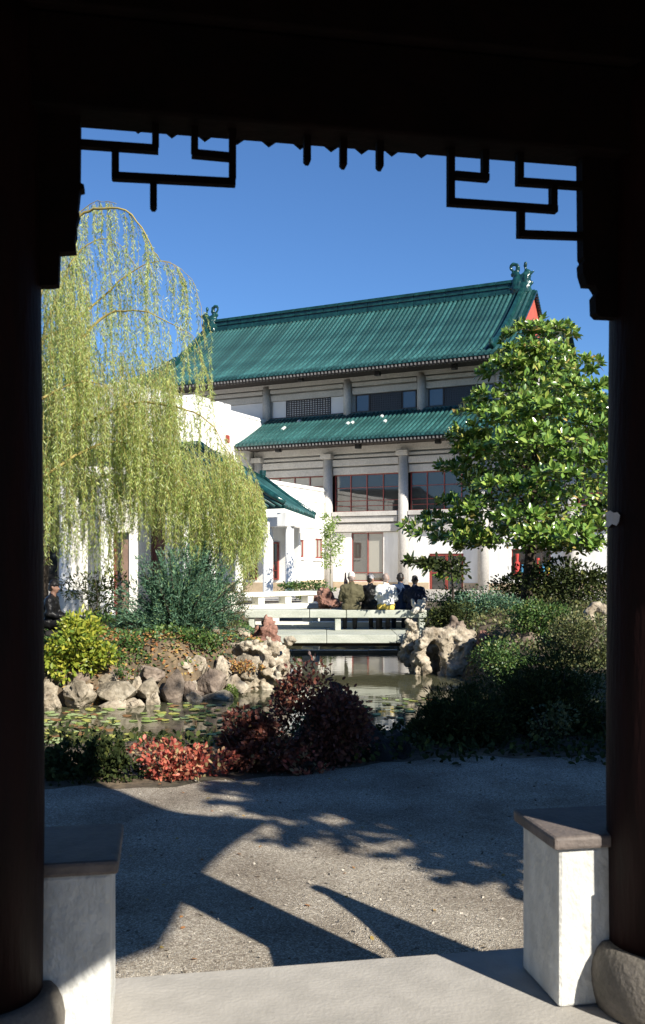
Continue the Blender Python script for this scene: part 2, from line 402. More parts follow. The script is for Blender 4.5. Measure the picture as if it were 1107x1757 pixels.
def ebox(mb, e0, e1, q0, q1, z0, z1):
    return mb.hexa([eq(e0, q0, z0), eq(e1, q0, z0), eq(e1, q1, z0), eq(e0, q1, z0)], [eq(e0, q0, z1), eq(e1, q0, z1), eq(e1, q1, z1), eq(e0, q1, z1)])
def hexv(R, k, z): a = math.radians(60*k); return eq(EC+R*math.cos(a), QM+R*math.sin(a), z)   # corner k: 1 and 2 are the front ones
PR = (3.68-QM)/math.cos(math.radians(30))
MB().prism([hexv(PR, k, GRAVEL_Z-.1) for k in range(6)], (0, 0, -GRAVEL_Z+.1)).build('platform', M['slab'], pav, bevel=.012)
for k in range(6):
    b = hexv(BAY, k, 0)
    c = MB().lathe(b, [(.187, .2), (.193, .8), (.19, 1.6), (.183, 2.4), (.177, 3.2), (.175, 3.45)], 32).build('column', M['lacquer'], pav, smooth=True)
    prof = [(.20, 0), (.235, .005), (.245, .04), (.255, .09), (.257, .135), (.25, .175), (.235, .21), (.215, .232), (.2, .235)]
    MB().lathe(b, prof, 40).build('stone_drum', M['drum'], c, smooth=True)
# beams between the columns
BZ = 3.035
def sbeam(k, half, cut, z0, z1):
    A = hexv(BAY, k, 0); B = hexv(BAY, k+1, 0); d = (B-A).normalized(); n = Vector((d.y, -d.x, 0)); A = A+d*cut; B = B-d*cut
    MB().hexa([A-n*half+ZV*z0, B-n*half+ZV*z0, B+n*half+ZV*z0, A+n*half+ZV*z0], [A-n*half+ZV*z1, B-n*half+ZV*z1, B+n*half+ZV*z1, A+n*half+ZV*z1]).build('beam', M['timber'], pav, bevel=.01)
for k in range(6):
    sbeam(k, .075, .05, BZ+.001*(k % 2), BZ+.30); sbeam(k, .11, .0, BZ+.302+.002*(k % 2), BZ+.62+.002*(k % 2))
# corner bracket end that pokes past the right column
pts = [onq(946, 277, QC+.1), onq(957, 263, QC+.1), onq(1010, 257, QC+.1), onq(1010, 240, QC+.1), onq(940, 240, QC+.1)]
# carved brackets under the beam ends
def bracket(pix, q):
    pts = [onq(x, y, q) for x, y in pix]
    MB().prism(pts, QV*.05).build('bracket', M['timber'], pav)
bracket([(60, 190), (138, 196), (137, 313), (144, 316), (144, 323), (137, 325), (135, 345), (133, 362), (136, 366), (131, 384), (131, 402), (128, 410), (130, 430), (102, 432), (100, 487), (88, 489), (60, 489)], QC-.02)
bracket([(1070, 250), (999, 262), (1001, 440), (1004, 446), (1000, 452), (1001, 468), (1007, 488), (1021, 489), (1028, 500), (1022, 508), (1023, 536), (1030, 543), (1070, 545)], QC-.02)
# hanging fretwork: single bars
T = .0115
def bar(a, b, t=T, point=False):
    A = onq(a[0], a[1], QC); B = onq(b[0], b[1], QC); d = (B-A).normalized(); n = d.cross(QV).normalized()
    def ring(p, s): return [p+(n*t*s-QV*t*1.3*s), p+(n*t*s+QV*t*1.3*s), p+(-n*t*s+QV*t*1.3*s), p+(-n*t*s-QV*t*1.3*s)]
    mb = MB()
    if point:
        r = [ring(A, 1), ring(B, 1), ring(B+d*.012, .45)]
        vs = [v for q in r for v in q]; fs = [(0, 1, 2, 3), (11, 10, 9, 8)]
        for i in range(2):
            for k in range(4): fs.append((i*4+k, i*4+(k+1) % 4, i*4+4+(k+1) % 4, i*4+4+k))
        mb.add(vs, fs)
    else: mb.hexa(ring(A, 1), ring(B, 1))
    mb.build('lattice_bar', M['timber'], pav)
for a, b in [((130, 247), (272, 257)), ((267, 205), (267, 250)), ((198, 258), (198, 308)), ((193, 303), (404, 314)), ((334, 215), (334, 262)), ((329, 264), (394, 270)), ((399, 222), (399, 308)),
             ((773.5, 248), (773.5, 344)), ((768, 347), (955, 360)), ((832, 252), (832, 298)), ((780, 301), (838, 306)), ((891.5, 258), (891.5, 306)), ((886, 312), (1005, 320)), ((949, 322), (949, 354)), ((893.5, 362), (893.5, 399)), ((888, 402), (1005, 406))]:
    bar(a, b)
for a, b in [((263.5, 316), (263.5, 356)), ((527, 228), (527, 277)), ((589, 232), (589, 284)), ((651.5, 238), (651.5, 287))]:
    bar(a, b, point=True)
# roof: six concave slopes with lifted corners, and drip tiles along the front eave
OV = 0.80; APO = QC-QM+OV; EAVE, PEAK, LIFT, FLARE = 3.405, 5.6, .58, .15
def roof_pt(k, r, t, th=0):                       # slope k, r 0..1 from the top, t -1..1 along the eave
    a = math.radians(30+60*k); n = (math.cos(a), math.sin(a)); tg = (-n[1], n[0]); h = APO*math.tan(math.radians(30))
    g = 1+FLARE*(r**3)*abs(t)**3
    return eq(EC+g*r*(APO*n[0]+t*h*tg[0]), QM+g*r*(APO*n[1]+t*h*tg[1]), PEAK-(PEAK-EAVE)*(r**.80)+LIFT*(r**4)*abs(t)**(3.5 if k == 1 else 1.2)+th)
for k in range(6):
    m = MB(); A_, B_ = 10, 16
    for th in (0, .10):
        for i in range(A_+1):
            for j in range(B_+1): m.v.append(tuple(roof_pt(k, .02+.98*i/A_, -1+2*j/B_, th)))
    o_ = (A_+1)*(B_+1)
    for i in range(A_):
        for j in range(B_):
            a = i*(B_+1)+j; m.f += [(a, a+1, a+B_+2, a+B_+1), (o_+a, o_+a+B_+1, o_+a+B_+2, o_+a+1)]
    for j in range(B_): a = A_*(B_+1)+j; m.f.append((a, a+1, o_+a+1, o_+a))
    m.build('roof_slope', M['timber'], pav, fix=False)
for k in range(-11, 12):
    t = (k+.2)*.268/2/(APO*math.tan(math.radians(30)))*1.0
    if abs(t) > .97: continue
    base = roof_pt(1, .995, t)
    MB().prism([base-EV*.075, base+EV*.075, base+EV*.05-ZV*.028, base-ZV*.066, base-EV*.05-ZV*.028], QV*.018).build('drip_tile', M['timber'], pav)

# low bench walls with outward leaning backrests on the two sides next to the front
for k in (0, 2):
    A = hexv(BAY, k, 0); B = hexv(BAY, k+1, 0); d = (B-A).normalized(); n = Vector((d.y, -d.x, 0))
    A, B = A+d*.2, B-d*.2
    w_ = lambda p, o, z: p+n*o+ZV*z
    MB().hexa([w_(A, -.17, .002), w_(B, -.17, .002), w_(B, .17, .002), w_(A, .17, .002)], [w_(A, -.17, .573), w_(B, -.17, .573), w_(B, .17, .573), w_(A, .17, .573)]).build('bench_wall', M['pier_white'], pav)
    MB().hexa([w_(A, -.2, .5745), w_(B, -.2, .5745), w_(B, .2, .5745), w_(A, .2, .5745)], [w_(A, -.2, .622), w_(B, -.2, .622), w_(B, .2, .622), w_(A, .2, .622)]).build('bench_seat', M['pier_cap'], pav)
    MB().tube([w_(A, .58, 1.36), w_(B, .58, 1.36)], .045, 8).build('backrest_rail', M['timber'], pav)
    for i in range(15):
        q = A.lerp(B, (i+.5)/15)
        MB().tube([w_(q, .17, .61), w_(q, .31, .80), w_(q, .46, 1.06), w_(q, .58, 1.36)], .03, 6).build('backrest_slat', M['timber'], pav)

# plastered bench piers at the entrance and their stone caps
def pier(e0, e1, q0, q1, label):
    t = empty('bench_pier', eq((e0+e1)/2, (q0+q1)/2, 0), label, 'pier', 'white bench piers at the pavilion entrance')
    ebox(MB(), e0, e1, q0, q1, 0.002, .573).build('pier_body', M['pier_white'], t, bevel=.014)
    c = ebox(MB(), e0-.028, e1+.028, q0-.028, q1+.028, .5745, .622).build('cap', M['pier_cap'], t, bevel=.012)
er, qr = to_eq(.846, 3.342); el_, ql = to_eq(-.702, 3.083)
pier(er, er+.34, qr, qr+.34, 'white plastered pier with brown stone cap by the right column, half sunlit')
pier(el_-.36, el_, ql, ql+.40, 'white plastered pier with dark stone cap by the left column, mostly in shade')
# torn scrap stuck on the right column
pix = [(1039, 880), (1047, 876), (1053, 880), (1059, 879), (1064, 884), (1062, 895), (1058, 902), (1050, 899), (1044, 905), (1037, 904), (1041, 893)]
cc = eq(cr[0], QC, 0); pts = []
for x, y in pix:
    r = (x-CX)/F; Y = 3.0                          # walk the ray to the column's skin
    for _ in range(400):
        p = P(x, y, Y)
        if (Vector((p.x, p.y))-Vector((cc.x, cc.y))).length < .197: break
        Y += .002
    pts.append(P(x, y, Y))
tag(MB().prism(pts, Vector((-.001, -.003, 0))).build('paper_scrap', surf('pale_paper', (.60, .60, .64), rough=.9, scale=20), loc=pts[0]), 'pale torn scrap stuck on the dark right hand column', 'scrap')

# ------------------------------------------------------------------ main hall
PHI = math.radians(25.9); UV = Vector((math.cos(PHI), -math.sin(PHI), 0)); NV = Vector((-math.sin(PHI), -math.cos(PHI), 0))
F0 = Vector(((690-CX)/F*55.0, 55.0, 0))
def fw(s, w, z): return F0+UV*s+NV*w+ZV*z        # facade frame: s along the facade to the right, w out of it, z up
def facs(px, w):
    r = (px-CX)/F; b = F0+NV*w; return (r*b.y-b.x)/(UV.x-r*UV.y)
def fac_z(px, py, w): return EYE+(HY-py)/F*fw(facs(px, w), w, 0).y
def wingw(px, s):
    r = (px-CX)/F; b = F0+UV*s; return (r*b.y-b.x)/(NV.x-r*NV.y)
def wing_p(px, py, s):
    w = wingw(px, s); return fw(s, w, EYE+(HY-py)/F*fw(s, w, 0).y)
def fbox(mb, s0, s1, w0, w1, z0, z1):
    return mb.hexa([fw(s0, w1, z0), fw(s1, w1, z0), fw(s1, w0, z0), fw(s0, w0, z0)], [fw(s0, w1, z1), fw(s1, w1, z1), fw(s1, w0, z1), fw(s0, w0, z1)])

hall = empty('main_hall', fw(-4, -2, 0), 'large three storey hall with grey concrete frame and two tiers of teal tiled roof', 'building')
def part(name, mat, *boxes, parent=None, bevel=0, smooth=False):
    mb = MB()
    for b in boxes: fbox(mb, *b)
    return mb.build(name, mat, parent or hall, bevel=bevel, smooth=smooth)
LC = [-9.75, -4.85, 0.08, 4.92, 9.8, 14.7]        # column lines
S0, S1 = -10.1, 16.0
for s in LC:
    MB().lathe(fw(s, 0, 0), [(.31, 0), (.30, 4), (.28, 8.02)], 24).build('column', M['concrete'], hall, smooth=True)
    part('column_head', M['concrete'], (s-.36, s+.36, -.3, .38, 7.9, 8.2), bevel=.02)
# ground floor wall with its openings
ops = [(-3.39, -1.30, .45, 3.40), (1.59, 3.67, .03, 2.12), (6.45, 8.65, .62, 2.35)]
cur = S0
for a, b, z0, z1 in ops+[(S1, S1, 0, 0)]:
    part('wall', M['stucco'], (cur, a, -.55, -.26, 0, 3.42))
    part('plinth', M['plinth'], (cur, a-.002, -.3, -.215, .03, .42))
    if b > a:
        part('wall', M['stucco'], (a+.002, b-.002, -.55, -.26, z1, 3.42))
        if z0 > .1:
            part('wall', M['stucco'], (a+.002, b-.002, -.55, -.26, 0, z0))
            part('plinth', M['plinth'], (a, b, -.3, -.215, .03, min(.42, z0-.02)))
    cur = b
part('backing_wall', M['concrete'], (S0, S1, -.62, -.30, 3.425, 4.68))
part('backing_wall', M['concrete'], (S0, S1, -.62, -.34, 6.93, 8.9))
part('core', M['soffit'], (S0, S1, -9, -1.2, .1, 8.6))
def window(s0, s1, z0, z1, w, mull, rails, mat='glass', fmat='red', fw_=.055, parent=None, thin=()):
    f = MB(); par = parent or hall
    fbox(f, s0, s0+fw_, w-.06, w+.06, z0, z1); fbox(f, s1-fw_, s1, w-.06, w+.06, z0, z1)
    fbox(f, s0+fw_, s1-fw_, w-.059, w+.059, z0, z0+fw_); fbox(f, s0+fw_, s1-fw_, w-.059, w+.059, z1-fw_, z1)
    fo = f.build('window_frame', M[fmat], par)
    ss = [s0+fw_]+list(mull)+[s1-fw_]; zs = [z0+fw_]+list(rails)+[z1-fw_]
    for a in mull: part('mullion', M[fmat], (a-fw_*.5, a+fw_*.5, w-.05, w+.055, z0+fw_, z1-fw_), parent=fo)
    for r in rails: part('rail', M[fmat], (s0+fw_, s1-fw_, w-.04, w+.045, r-.02, r+.02), parent=fo)
    for i in range(len(ss)-1):
        for j in range(len(zs)-1):
            part('pane', M[mat[(i+j) % len(mat)]] if isinstance(mat, list) else M[mat], (ss[i], ss[i+1], w-.02, w-.005+.004*((i+j) % 2), zs[j], zs[j+1]), parent=fo)
    return fo
for k in range(len(LC)-1):
    a, b = LC[k], LC[k+1]; L, R = a+.33, b-.33
    part('band', M['concrete'], (L+.004, R-.004, -.3, -.04, 3.45, 3.94), bevel=.015)
    part('band', M['concrete'], (L+.03, R-.03, -.3, .06, 4.03, 4.36), bevel=.015)
    part('sill', M['concrete'], (L-.02, R+.02, -.3, .16, 4.39, 4.66), bevel=.02)
    part('beam', M['concrete'], (L-.02, R+.02, -.34, -.10, 6.94, 7.36), bevel=.02)
    part('beam', M['concrete'], (L-.02, R+.02, -.34, .02, 7.45, 7.84), bevel=.02)
    part('beam', M['concrete'], (L-.02, R+.02, -.34, -.03, 7.93, 8.10), bevel=.02)
    n = 4
    window(L+.02, R-.02, 4.665, 6.935, -.36, [L+(R-L)*i/n for i in range(1, n)], [5.02, 5.34, 6.13] if k != 0 else [6.3], 'glass' if k else 'glass_pale')
part('frieze', M['concrete'], (S0, S1, -.34, -.02, 8.205, 8.78), bevel=.02)
window(-3.39, -1.30, .45, 3.40, -.40, [-2.34], [.98], ['glass_pale', 'glass'])
window(6.45, 8.65, .62, 2.35, -.40, [7.55], [.95], ['glass', 'glass'])
# double door with two notices
d = empty('entrance_door', fw(2.63, -.4, 0)); d.parent = hall; d.location = fw(2.63, -.4, 0)-wloc(hall)
fd = MB()
for a, b in ((1.59, 1.72), (2.56, 2.70), (3.54, 3.67)): fbox(fd, a, b, -.46, -.30, .03, 2.12)
fbox(fd, 1.722, 3.538, -.45, -.31, 1.98, 2.12)
bpy.data.objects.remove(d)
door = fd.build('door', M['red'], hall)
for a, b in ((1.722, 2.558), (2.702, 3.538)):
    part('door_pane', M['glass'], (a, b, -.40, -.38, .04, 1.98), parent=door)
    part('notice', M['panel_white'], ((a+b)/2-.25, (a+b)/2+.25, -.376, -.37, 1.22, 1.60), parent=door)
    part('push_rail', M['red'], (a, b, -.376, -.33, .95, 1.03), parent=door)

def flood(px, py, w, label):
    s = facs(px, w); z = fac_z(px, py, w)
    t = empty('floodlight', fw(s, w, z+.25), label, 'floodlight', 'small black floodlights under the eaves')
    fbox(MB(), s-.03, s+.03, w-.03, w+.03, z+.05, z+.32).build('stem', M['metal_black'], t)
    b = fbox(MB(), s-.17, s+.17, w-.13, w+.17, z-.14, z+.14).build('lamp_body', M['metal_black'], t, bevel=.03)
flood(517, 651, -.9, 'small black floodlight under the upper eave above the black lattice window')
flood(648, 641, -.9, 'small black floodlight under the middle of the upper eave')
flood(780, 630, -.9, 'small black floodlight under the upper eave beside the magnolia top')
flood(478, 772, .9, 'small black floodlight under the left end of the lower eave')
flood(615, 766, .9, 'small black floodlight under the middle of the lower eave')
flood(752, 757, .9, 'small black floodlight under the lower eave at the magnolia leaves')

# upper storey
UW = -2.0; UC = [-16.2, -10.25, -4.4, .5, 5.35, 7.3]
for s in UC: MB().lathe(fw(s, UW+.05, 10.6), [(.265, 0), (.255, 2.45)], 20).build('column', M['concrete'], hall, smooth=True)
part('upper_wall', M['concrete'], (-20, 7.5, UW-.6, UW-.22, 10.4, 13.3))
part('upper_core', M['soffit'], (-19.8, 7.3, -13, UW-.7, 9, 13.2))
for k in range(len(UC)-1):
    L, R = UC[k]+.29, UC[k+1]-.29
    part('beam', M['concrete'], (L, R, UW-.22, UW+.02, 12.13, 12.52), bevel=.02)
    part('beam', M['concrete'], (L, R, UW-.22, UW+.10, 12.62, 12.86), bevel=.02)
    part('sill', M['frame_dark'], (L, R, UW-.22, UW+.06, 10.88, 11.03))
part('frieze', M['concrete'], (-19.5, 7.6, UW-.24, UW+.16, 12.94, 13.3), bevel=.02)
def lattice(s0, s1, z0, z1, w, n, m_):
    f = MB()
    for a, b, c, d_ in ((s0, s0+.05, z0, z1), (s1-.05, s1, z0, z1)): fbox(f, a, b, w-.02, w+.05, c, d_)
    for c, d_ in ((z0, z0+.05), (z1-.05, z1)): fbox(f, s0+.05, s1-.05, w-.019, w+.049, c, d_)
    fo = f.build('lattice_window', M['frame_dark'], hall)
    g = MB()
    for i in range(1, n): fbox(g, s0+(s1-s0)*i/n-.026, s0+(s1-s0)*i/n+.026, w, w+.03, z0+.05, z1-.05)
    for i in range(1, m_): fbox(g, s0+.05, s1-.05, w-.002, w+.032, z0+(z1-z0)*i/m_-.026, z0+(z1-z0)*i/m_+.026)
    lo = g.build('lattice', M['frame_dark'], fo); lo['kind'] = 'stuff'
    return fo
zb, zt = 11.04, 12.12
def panel(p0, p1, mat, frame=False):
    a, b = facs(p0, UW), facs(p1, UW)
    if frame: window(a, b, zb, zt, UW-.17, [], [], mat, 'frame_dark', .05)
    else: part('white_panel', M[mat], (a, b, UW-.22, UW-.14, zb, zt), bevel=.01)
part('white_panel', M['panel_white'], (-15.8, -10.6, UW-.22, UW-.14, zb, zt))
panel(467, 489, 'panel_white'); panel(566.5, 589, 'panel_white')
fo = lattice(facs(490, UW), facs(566, UW), zb, zt, UW-.14, 17, 8)
part('back_panel', M['panel_white'], (facs(490, UW)+.05, facs(566, UW)-.05, UW-.21, UW-.17, zb+.05, zt-.05), parent=fo)
for p in ((609, 632.5, 633, 688, 688.5, 713), (734, 760, 760.5, 819, 819.5, 846)):
    panel(p[0], p[1], 'glass_blue', True); panel(p[4], p[5], 'glass_blue', True)
    fo = lattice(facs(p[2], UW), facs(p[3], UW), zb, zt, UW-.14, 14, 8)
    part('back_pane', M['glass'], (facs(p[2], UW)+.05, facs(p[3], UW)-.05, UW-.21, UW-.17, zb+.05, zt-.05), parent=fo)

# ---- tiled roofs: one ridge of cover tiles per row, sharing meshes
def row_mesh(name, pts, r, tile=.36):
    """half round cover tiles laid one over the next along pts (offsets from the eave point)"""
    pts = [Vector(p) for p in pts]; acc = [0]
    for a, b in zip(pts, pts[1:]): acc.append(acc[-1]+(b-a).length)
    def at(d):
        for i in range(len(pts)-1):
            if d <= acc[i+1] or i == len(pts)-2: return pts[i].lerp(pts[i+1], (d-acc[i])/(acc[i+1]-acc[i]))
    n = max(1, int(acc[-1]/tile)); path = []; rad = []
    for k in range(n):
        d0, d1 = acc[-1]*k/n, acc[-1]*(k+1)/n
        path += [at(d0), at(d1-.02)]; rad += [r*1.03, r*.96]
    side = UV; V_, F_ = [], []
    K = 5
    for i, (p, q) in enumerate(zip(path, rad)):
        up = Vector((0, 0, 1))
        for k in range(K):
            a = math.pi*k/(K-1); V_.append(tuple(p+side*math.cos(a)*q+up*math.sin(a)*q*1.05))
    for i in range(len(path)-1):
        for k in range(K-1): F_.append((i*K+k, i*K+k+1, i*K+K+k+1, i*K+K+k))
    c = len(V_); e = path[0]-(path[1]-path[0]).normalized()*.02; ring = []   # round end tile at the eave
    for k in range(10):
        a = 2*math.pi*k/10; V_.append(tuple(e+side*math.cos(a)*r*1.12+ZV*math.sin(a)*r*1.12)); ring.append(c+k)
    F_.append(tuple(ring))
    me = bpy.data.meshes.new(name); me.from_pydata(V_, [], F_); me.update(); me.materials.append(M['tile'])
    return me

class Slope:
    """concave roof slope in the facade frame, from the eave (w0, z0) up to (w1, z1)"""
    def __init__(s, w0, z0, w1, z1, pw): s.a = (w0, z0, w1, z1, pw)
    def at(s, t): w0, z0, w1, z1, pw = s.a; return w0+(w1-w0)*t, z0+(z1-z0)*(t**pw)
    def offs(s, t1, n=12):
        o = Vector(); w0, z0 = s.at(0); r = []
        for i in range(n+1):
            w, z = s.at(t1*i/n); r.append(NV*(w-w0)+ZV*(z-z0))
        return r
def slope_base(sl, left, right, parent, name='roof_slope', n=14, th=.12):
    mb = MB()
    for i in range(n+1):
        t = i/n; w, z = sl.at(t); l, r = left(t), right(t)
        mb.v += [tuple(fw(l, w, z)), tuple(fw(r, w, z)), tuple(fw(l, w, z-th)), tuple(fw(r, w, z-th))]
    for i in range(n):
        a = 4*i; b = a+4
        mb.f += [(a, a+1, b+1, b), (a+2, b+2, b+3, a+3), (a, b, b+2, a+2), (a+1, a+3, b+3, b+1)]
    mb.f += [(0, 2, 3, 1), (4*n, 4*n+1, 4*n+3, 4*n+2)]
    return mb.build(name, M['tile_base'], parent)
def lay_rows(sl, s_from, s_to, step, r, tmax, parent):
    cache = {}; w0, z0 = sl.at(0); s = s_from; base = wloc(parent)
    while s <= s_to:
        t = round(tmax(s)*20)/20
        if t > .08:
            if t not in cache: cache[t] = row_mesh('tile_row', sl.offs(t), r)
            link_mesh('tile_row', cache[t], None, parent, fw(s, w0, z0+.01)-base)
        s += step

up = Slope(.5, 13.36, -7.5, 18.9, 1.22)
GR, GL, ER, EL = 6.1, -18.9, 8.3, -21.2          # gables and eave ends
TH_ = .56                                        # share of the slope below the gables
rgt = lambda t: ER-(ER-GR)*min(1, t/TH_); lft = lambda t: EL+(GL-EL)*min(1, t/TH_)
roof = slope_base(up, lft, rgt, hall, 'upper_roof')
tm = lambda s: 1.0 if GL < s < GR else max(0, TH_*(ER-s)/(ER-GR) if s >= GR else TH_*(s-EL)/(GL-EL))
lay_rows(up, EL+.2, ER-.15, .305, .098, tm, roof)
back = Slope(-15.5, 13.36, -7.5, 18.9, 1.22); slope_base(back, lft, rgt, hall, 'rear_slope')
# eave edge, soffit and rafter ends
part('eave_board', M['soffit'], (EL+.1, ER-.1, .30, .42, 13.02, 13.24))
part('soffit', M['soffit'], (EL+.3, ER-.3, UW+.1, .3, 13.20, 13.24))
def rafters(s0, s1, step, w, z, name='rafter_ends'):
    mb = MB(); s = s0
    while s < s1: fbox(mb, s, s+step*.42, w-.5, w+.03, z-.13, z); s += step
    o = mb.build(name, M['rafter'], hall); o['kind'] = 'stuff'
rafters(EL+.3, ER-.3, .24, .46, 13.2)
for s_end, sg, nm in ((GR-.12, 1, 'gable'), (GL+.12, -1, 'gable')):
    mb = MB(); tri = []
    for i in range(9):
        t = TH_+(1-TH_)*i/8; w, z = up.at(t); tri.append(fw(s_end, w, z-.1))
    for i in range(7, -1, -1):
        t = TH_+(1-TH_)*i/8; w, z = back.at(t); tri.append(fw(s_end, w, z-.1))
    mb.prism(tri, UV*(-.2*sg)).build('gable', M['red_gable'], hall)
    # barge tiles along both rakes, one by one
    for sl in (up, back):
        for i in range(22):
            t = TH_+(1-TH_)*(i+.5)/22; w, z = sl.at(t)
            c = fw(s_end+.10*sg, w, z-.10)
            MB().tube([c, c+UV*(.17*sg)], [.085, .09], 8).build('rake_tile', M['ridge'], hall)
    sk = MB(); w0, z0 = up.at(TH_); w1, z1 = back.at(TH_); se = ER if sg > 0 else EL
    q = [fw(s_end, w0, z0), fw(se, .5, 13.36), fw(se, -15.5, 13.36), fw(s_end, w1, z1)]
    sk.prism(q, (0, 0, -.12)).build('side_slope', M['tile_base'], hall)
    # hip ridge and descending ridge
    hp = [fw(s_end+(se-s_end)*k/6, w0+(.5-w0)*k/6, up.at(TH_*(1-k/6))[1]+.12+(.25*(k/6)**3)) for k in range(7)]
    MB().tube(hp, [.14]*6+[.10], 8).build('hip_ridge', M['ridge'], hall, smooth=True)
    sd_ = s_end-.62*sg
    dp = []
    for k in range(13):
        t = 1-(1-.10)*k/12; w, z = up.at(t); dp.append((w, z))
    mb = MB()
    for (wa, za), (wb, zb_) in zip(dp, dp[1:]):
        mb.hexa([fw(sd_-.15, wa, za), fw(sd_+.15, wa, za), fw(sd_+.15, wb, zb_), fw(sd_-.15, wb, zb_)],
                [fw(sd_-.12, wa, za+.42), fw(sd_+.12, wa, za+.42), fw(sd_+.12, wb, zb_+.42), fw(sd_-.12, wb, zb_+.42)])
    mb.build('descending_ridge', M['ridge'], hall)
    w, z = dp[-1]
    capsules('ridge_beast', [(fw(sd_, w, z+.2), .2, fw(sd_, w+.25, z+.3), .16), (fw(sd_, w+.25, z+.35), .13, fw(sd_, w+.42, z+.55), .07), (fw(sd_, w, z+.4), .1, fw(sd_, w-.1, z+.7), .05)], .05, M['ridge'], hall)
# main ridge of single glazed blocks with mouldings
RL, RR = GL+1.2, GR-1.35; nb = 20
for i in range(nb):
    a = RL+(RR-RL)*i/nb; b = RL+(RR-RL)*(i+1)/nb
    mb = MB()
    for hw, z0, z1 in ((.30, 18.72, 18.95), (.20, 18.95, 19.12), (.26, 19.12, 19.20), (.18, 19.20, 19.42), (.27, 19.42, 19.54), (.17, 19.54, 19.66)):
        fbox(mb, a+.012, b-.012, -7.5-hw, -7.5+hw, z0, z1)
    mb.build('ridge_block', M['ridge'], hall, bevel=.02)
def finial(sc, sg):
    """upturned dragon-tail ridge end: body, coiled tail, horn and snout"""
    caps = []; B = lambda ds, z: fw(sc+ds*sg, -7.5, z)
    caps += [(B(0, 18.9), .45, B(.0, 19.5), .40), (B(-.35, 19.15), .32, B(-.62, 19.35), .16), (B(.45, 18.9), .40, B(.55, 19.75), .30), (B(.2, 19.6), .3, B(.65, 20.02), .22)]
    caps += [(B(-.62, 19.42), .13, B(-.85, 19.50), .05), (B(-.55, 19.10), .12, B(-.78, 18.98), .06)]
    pc = (-.32, 20.42); prev = None                  # coil of the tail
    for k in range(15):
        a = math.radians(-80-k*26); r = .40-.018*k
        p = B(pc[0]-math.cos(a)*r*.9+.05, pc[1]+math.sin(a)*r)
        if prev is not None: caps.append((prev, .155-.006*k, p, .150-.006*k))
        prev = p
    caps += [(B(.05, 19.7), .30, B(-.15, 20.0), .22), (B(.55, 19.9), .1, B(.50, 20.55), .08), (B(.50, 20.5), .12, B(.50, 20.62), .10), (B(.75, 19.95), .16, B(1.05, 20.06), .06), (B(.6, 19.2), .25, B(.9, 19.35), .10)]
    capsules('ridge_finial', caps, .055, M['ridge'], hall, smooth_it=2, rough=.05, rscale=4)
finial(RR+.25, 1); finial(RL-.25, -1)

low = Slope(2.25, 8.81, UW+.1, 10.88, 1.10)
lroof = slope_base(low, lambda t: -10.15, lambda t: 15.5, hall, 'lower_roof')
lay_rows(low, -10.0, 15.4, .275, .088, lambda s: 1.0, lroof)
part('roof_flashing', M['ridge'], (-10.1, 15.4, UW-.1, UW+.16, 10.80, 10.96))
part('soffit', M['soffit'], (-10.1, 15.4, -.3, 2.03, 8.62, 8.66))
part('eave_board', M['soffit'], (-10.1, 15.4, 2.03, 2.13, 8.47, 8.67))
rafters(-10.1, 15.3, .22, 2.18, 8.65)
M['glint_pale'] = surf('glint_tile', (.62, .66, .62), (.45, .5, .47), rough=.6)  # pale colour stands in for white glints on the glazed tiles
for px, py in ((482, 736), (488, 734), (514, 722), (598, 726), (605, 725), (653, 714), (656, 723)):
    best = min(np.linspace(0.02, .98, 60), key=lambda t: abs(fac_z(px, py, low.at(t)[0])-low.at(t)[1]-.1))
    w, z = low.at(best); s = facs(px, w); rs = -10.0+round((s+10.0)/.275)*.275
    w2, z2 = low.at(best+.06)
    MB().tube([fw(rs, w, z+.03), fw(rs, w2, z2+.03)], .103, 10).build('glint_tile', M['glint_pale'], lroof, smooth=True)

# rear hall to the right: its shade is put into the dark roof colour
rear = empty('rear_hall', fw(12, -16, 0), 'rear hall with gable roof, shade put into its dark colour, showing behind the magnolia top', 'building')
A_, B_ = P(880, 584, 63), P(979, 556, 60.5)
dv = NV*7+Vector((0, 0, -5.2)); dv2 = -NV*7+Vector((0, 0, -5.2))
MB().prism([A_, B_, B_+dv, A_+dv], (0, 0, -.15)).build('roof_slope', M['ridge'], rear)
MB().prism([A_, B_, B_+dv2, A_+dv2], (0, 0, -.15)).build('roof_slope', M['ridge'], rear)
MB().tube([A_+ZV*.05, A_.lerp(B_, .8)+ZV*.05, B_+ZV*.22], [.22, .22, .20], 8).build('ridge', M['ridge'], rear)
MB().prism([B_-UV*.5, B_+dv-UV*.5, B_+dv2-UV*.5], -UV*.2).build('gable', M['soffit'], rear)
MB().prism([fw(s, w, 0) for s, w in ((6.5, -22), (14, -22), (14, -12), (6.5, -12))], (0, 0, 9.0)).build('wall', M['concrete'], rear)

# ------------------------------------------------------------------ white wings at the left
wing = empty('tall_white_wing', fw(-14, 5, 0), 'tall plain white wing in full sun behind the willow, left of the upper windows', 'building')
def wpart(name, mat, *boxes, parent=None, bevel=0):
    mb = MB()
    for b in boxes: fbox(mb, *b)
    return mb.build(name, mat, parent, bevel=bevel)
wpart('wall', M['stucco'], (-20, -10.22, -2.2, 12.5, 0, 10.72), parent=wing)
wpart('coping', M['stucco'], (-20.05, -10.17, -2.25, 12.55, 10.722, 10.92), parent=wing, bevel=.04)
for p0, p1 in ((330, 343), (346, 360), (371, 383), (385, 395)):
    a, b = sorted((wingw(p0, -10.3), wingw(p1, -10.3)))
    wpart('parapet_block', M['stucco'], (-11.0, -10.2, a+.04, b-.04, 10.923, 11.25), parent=wing, bevel=.05)
a, b = sorted((wingw(388, -10.2), wingw(393.5, -10.2)))
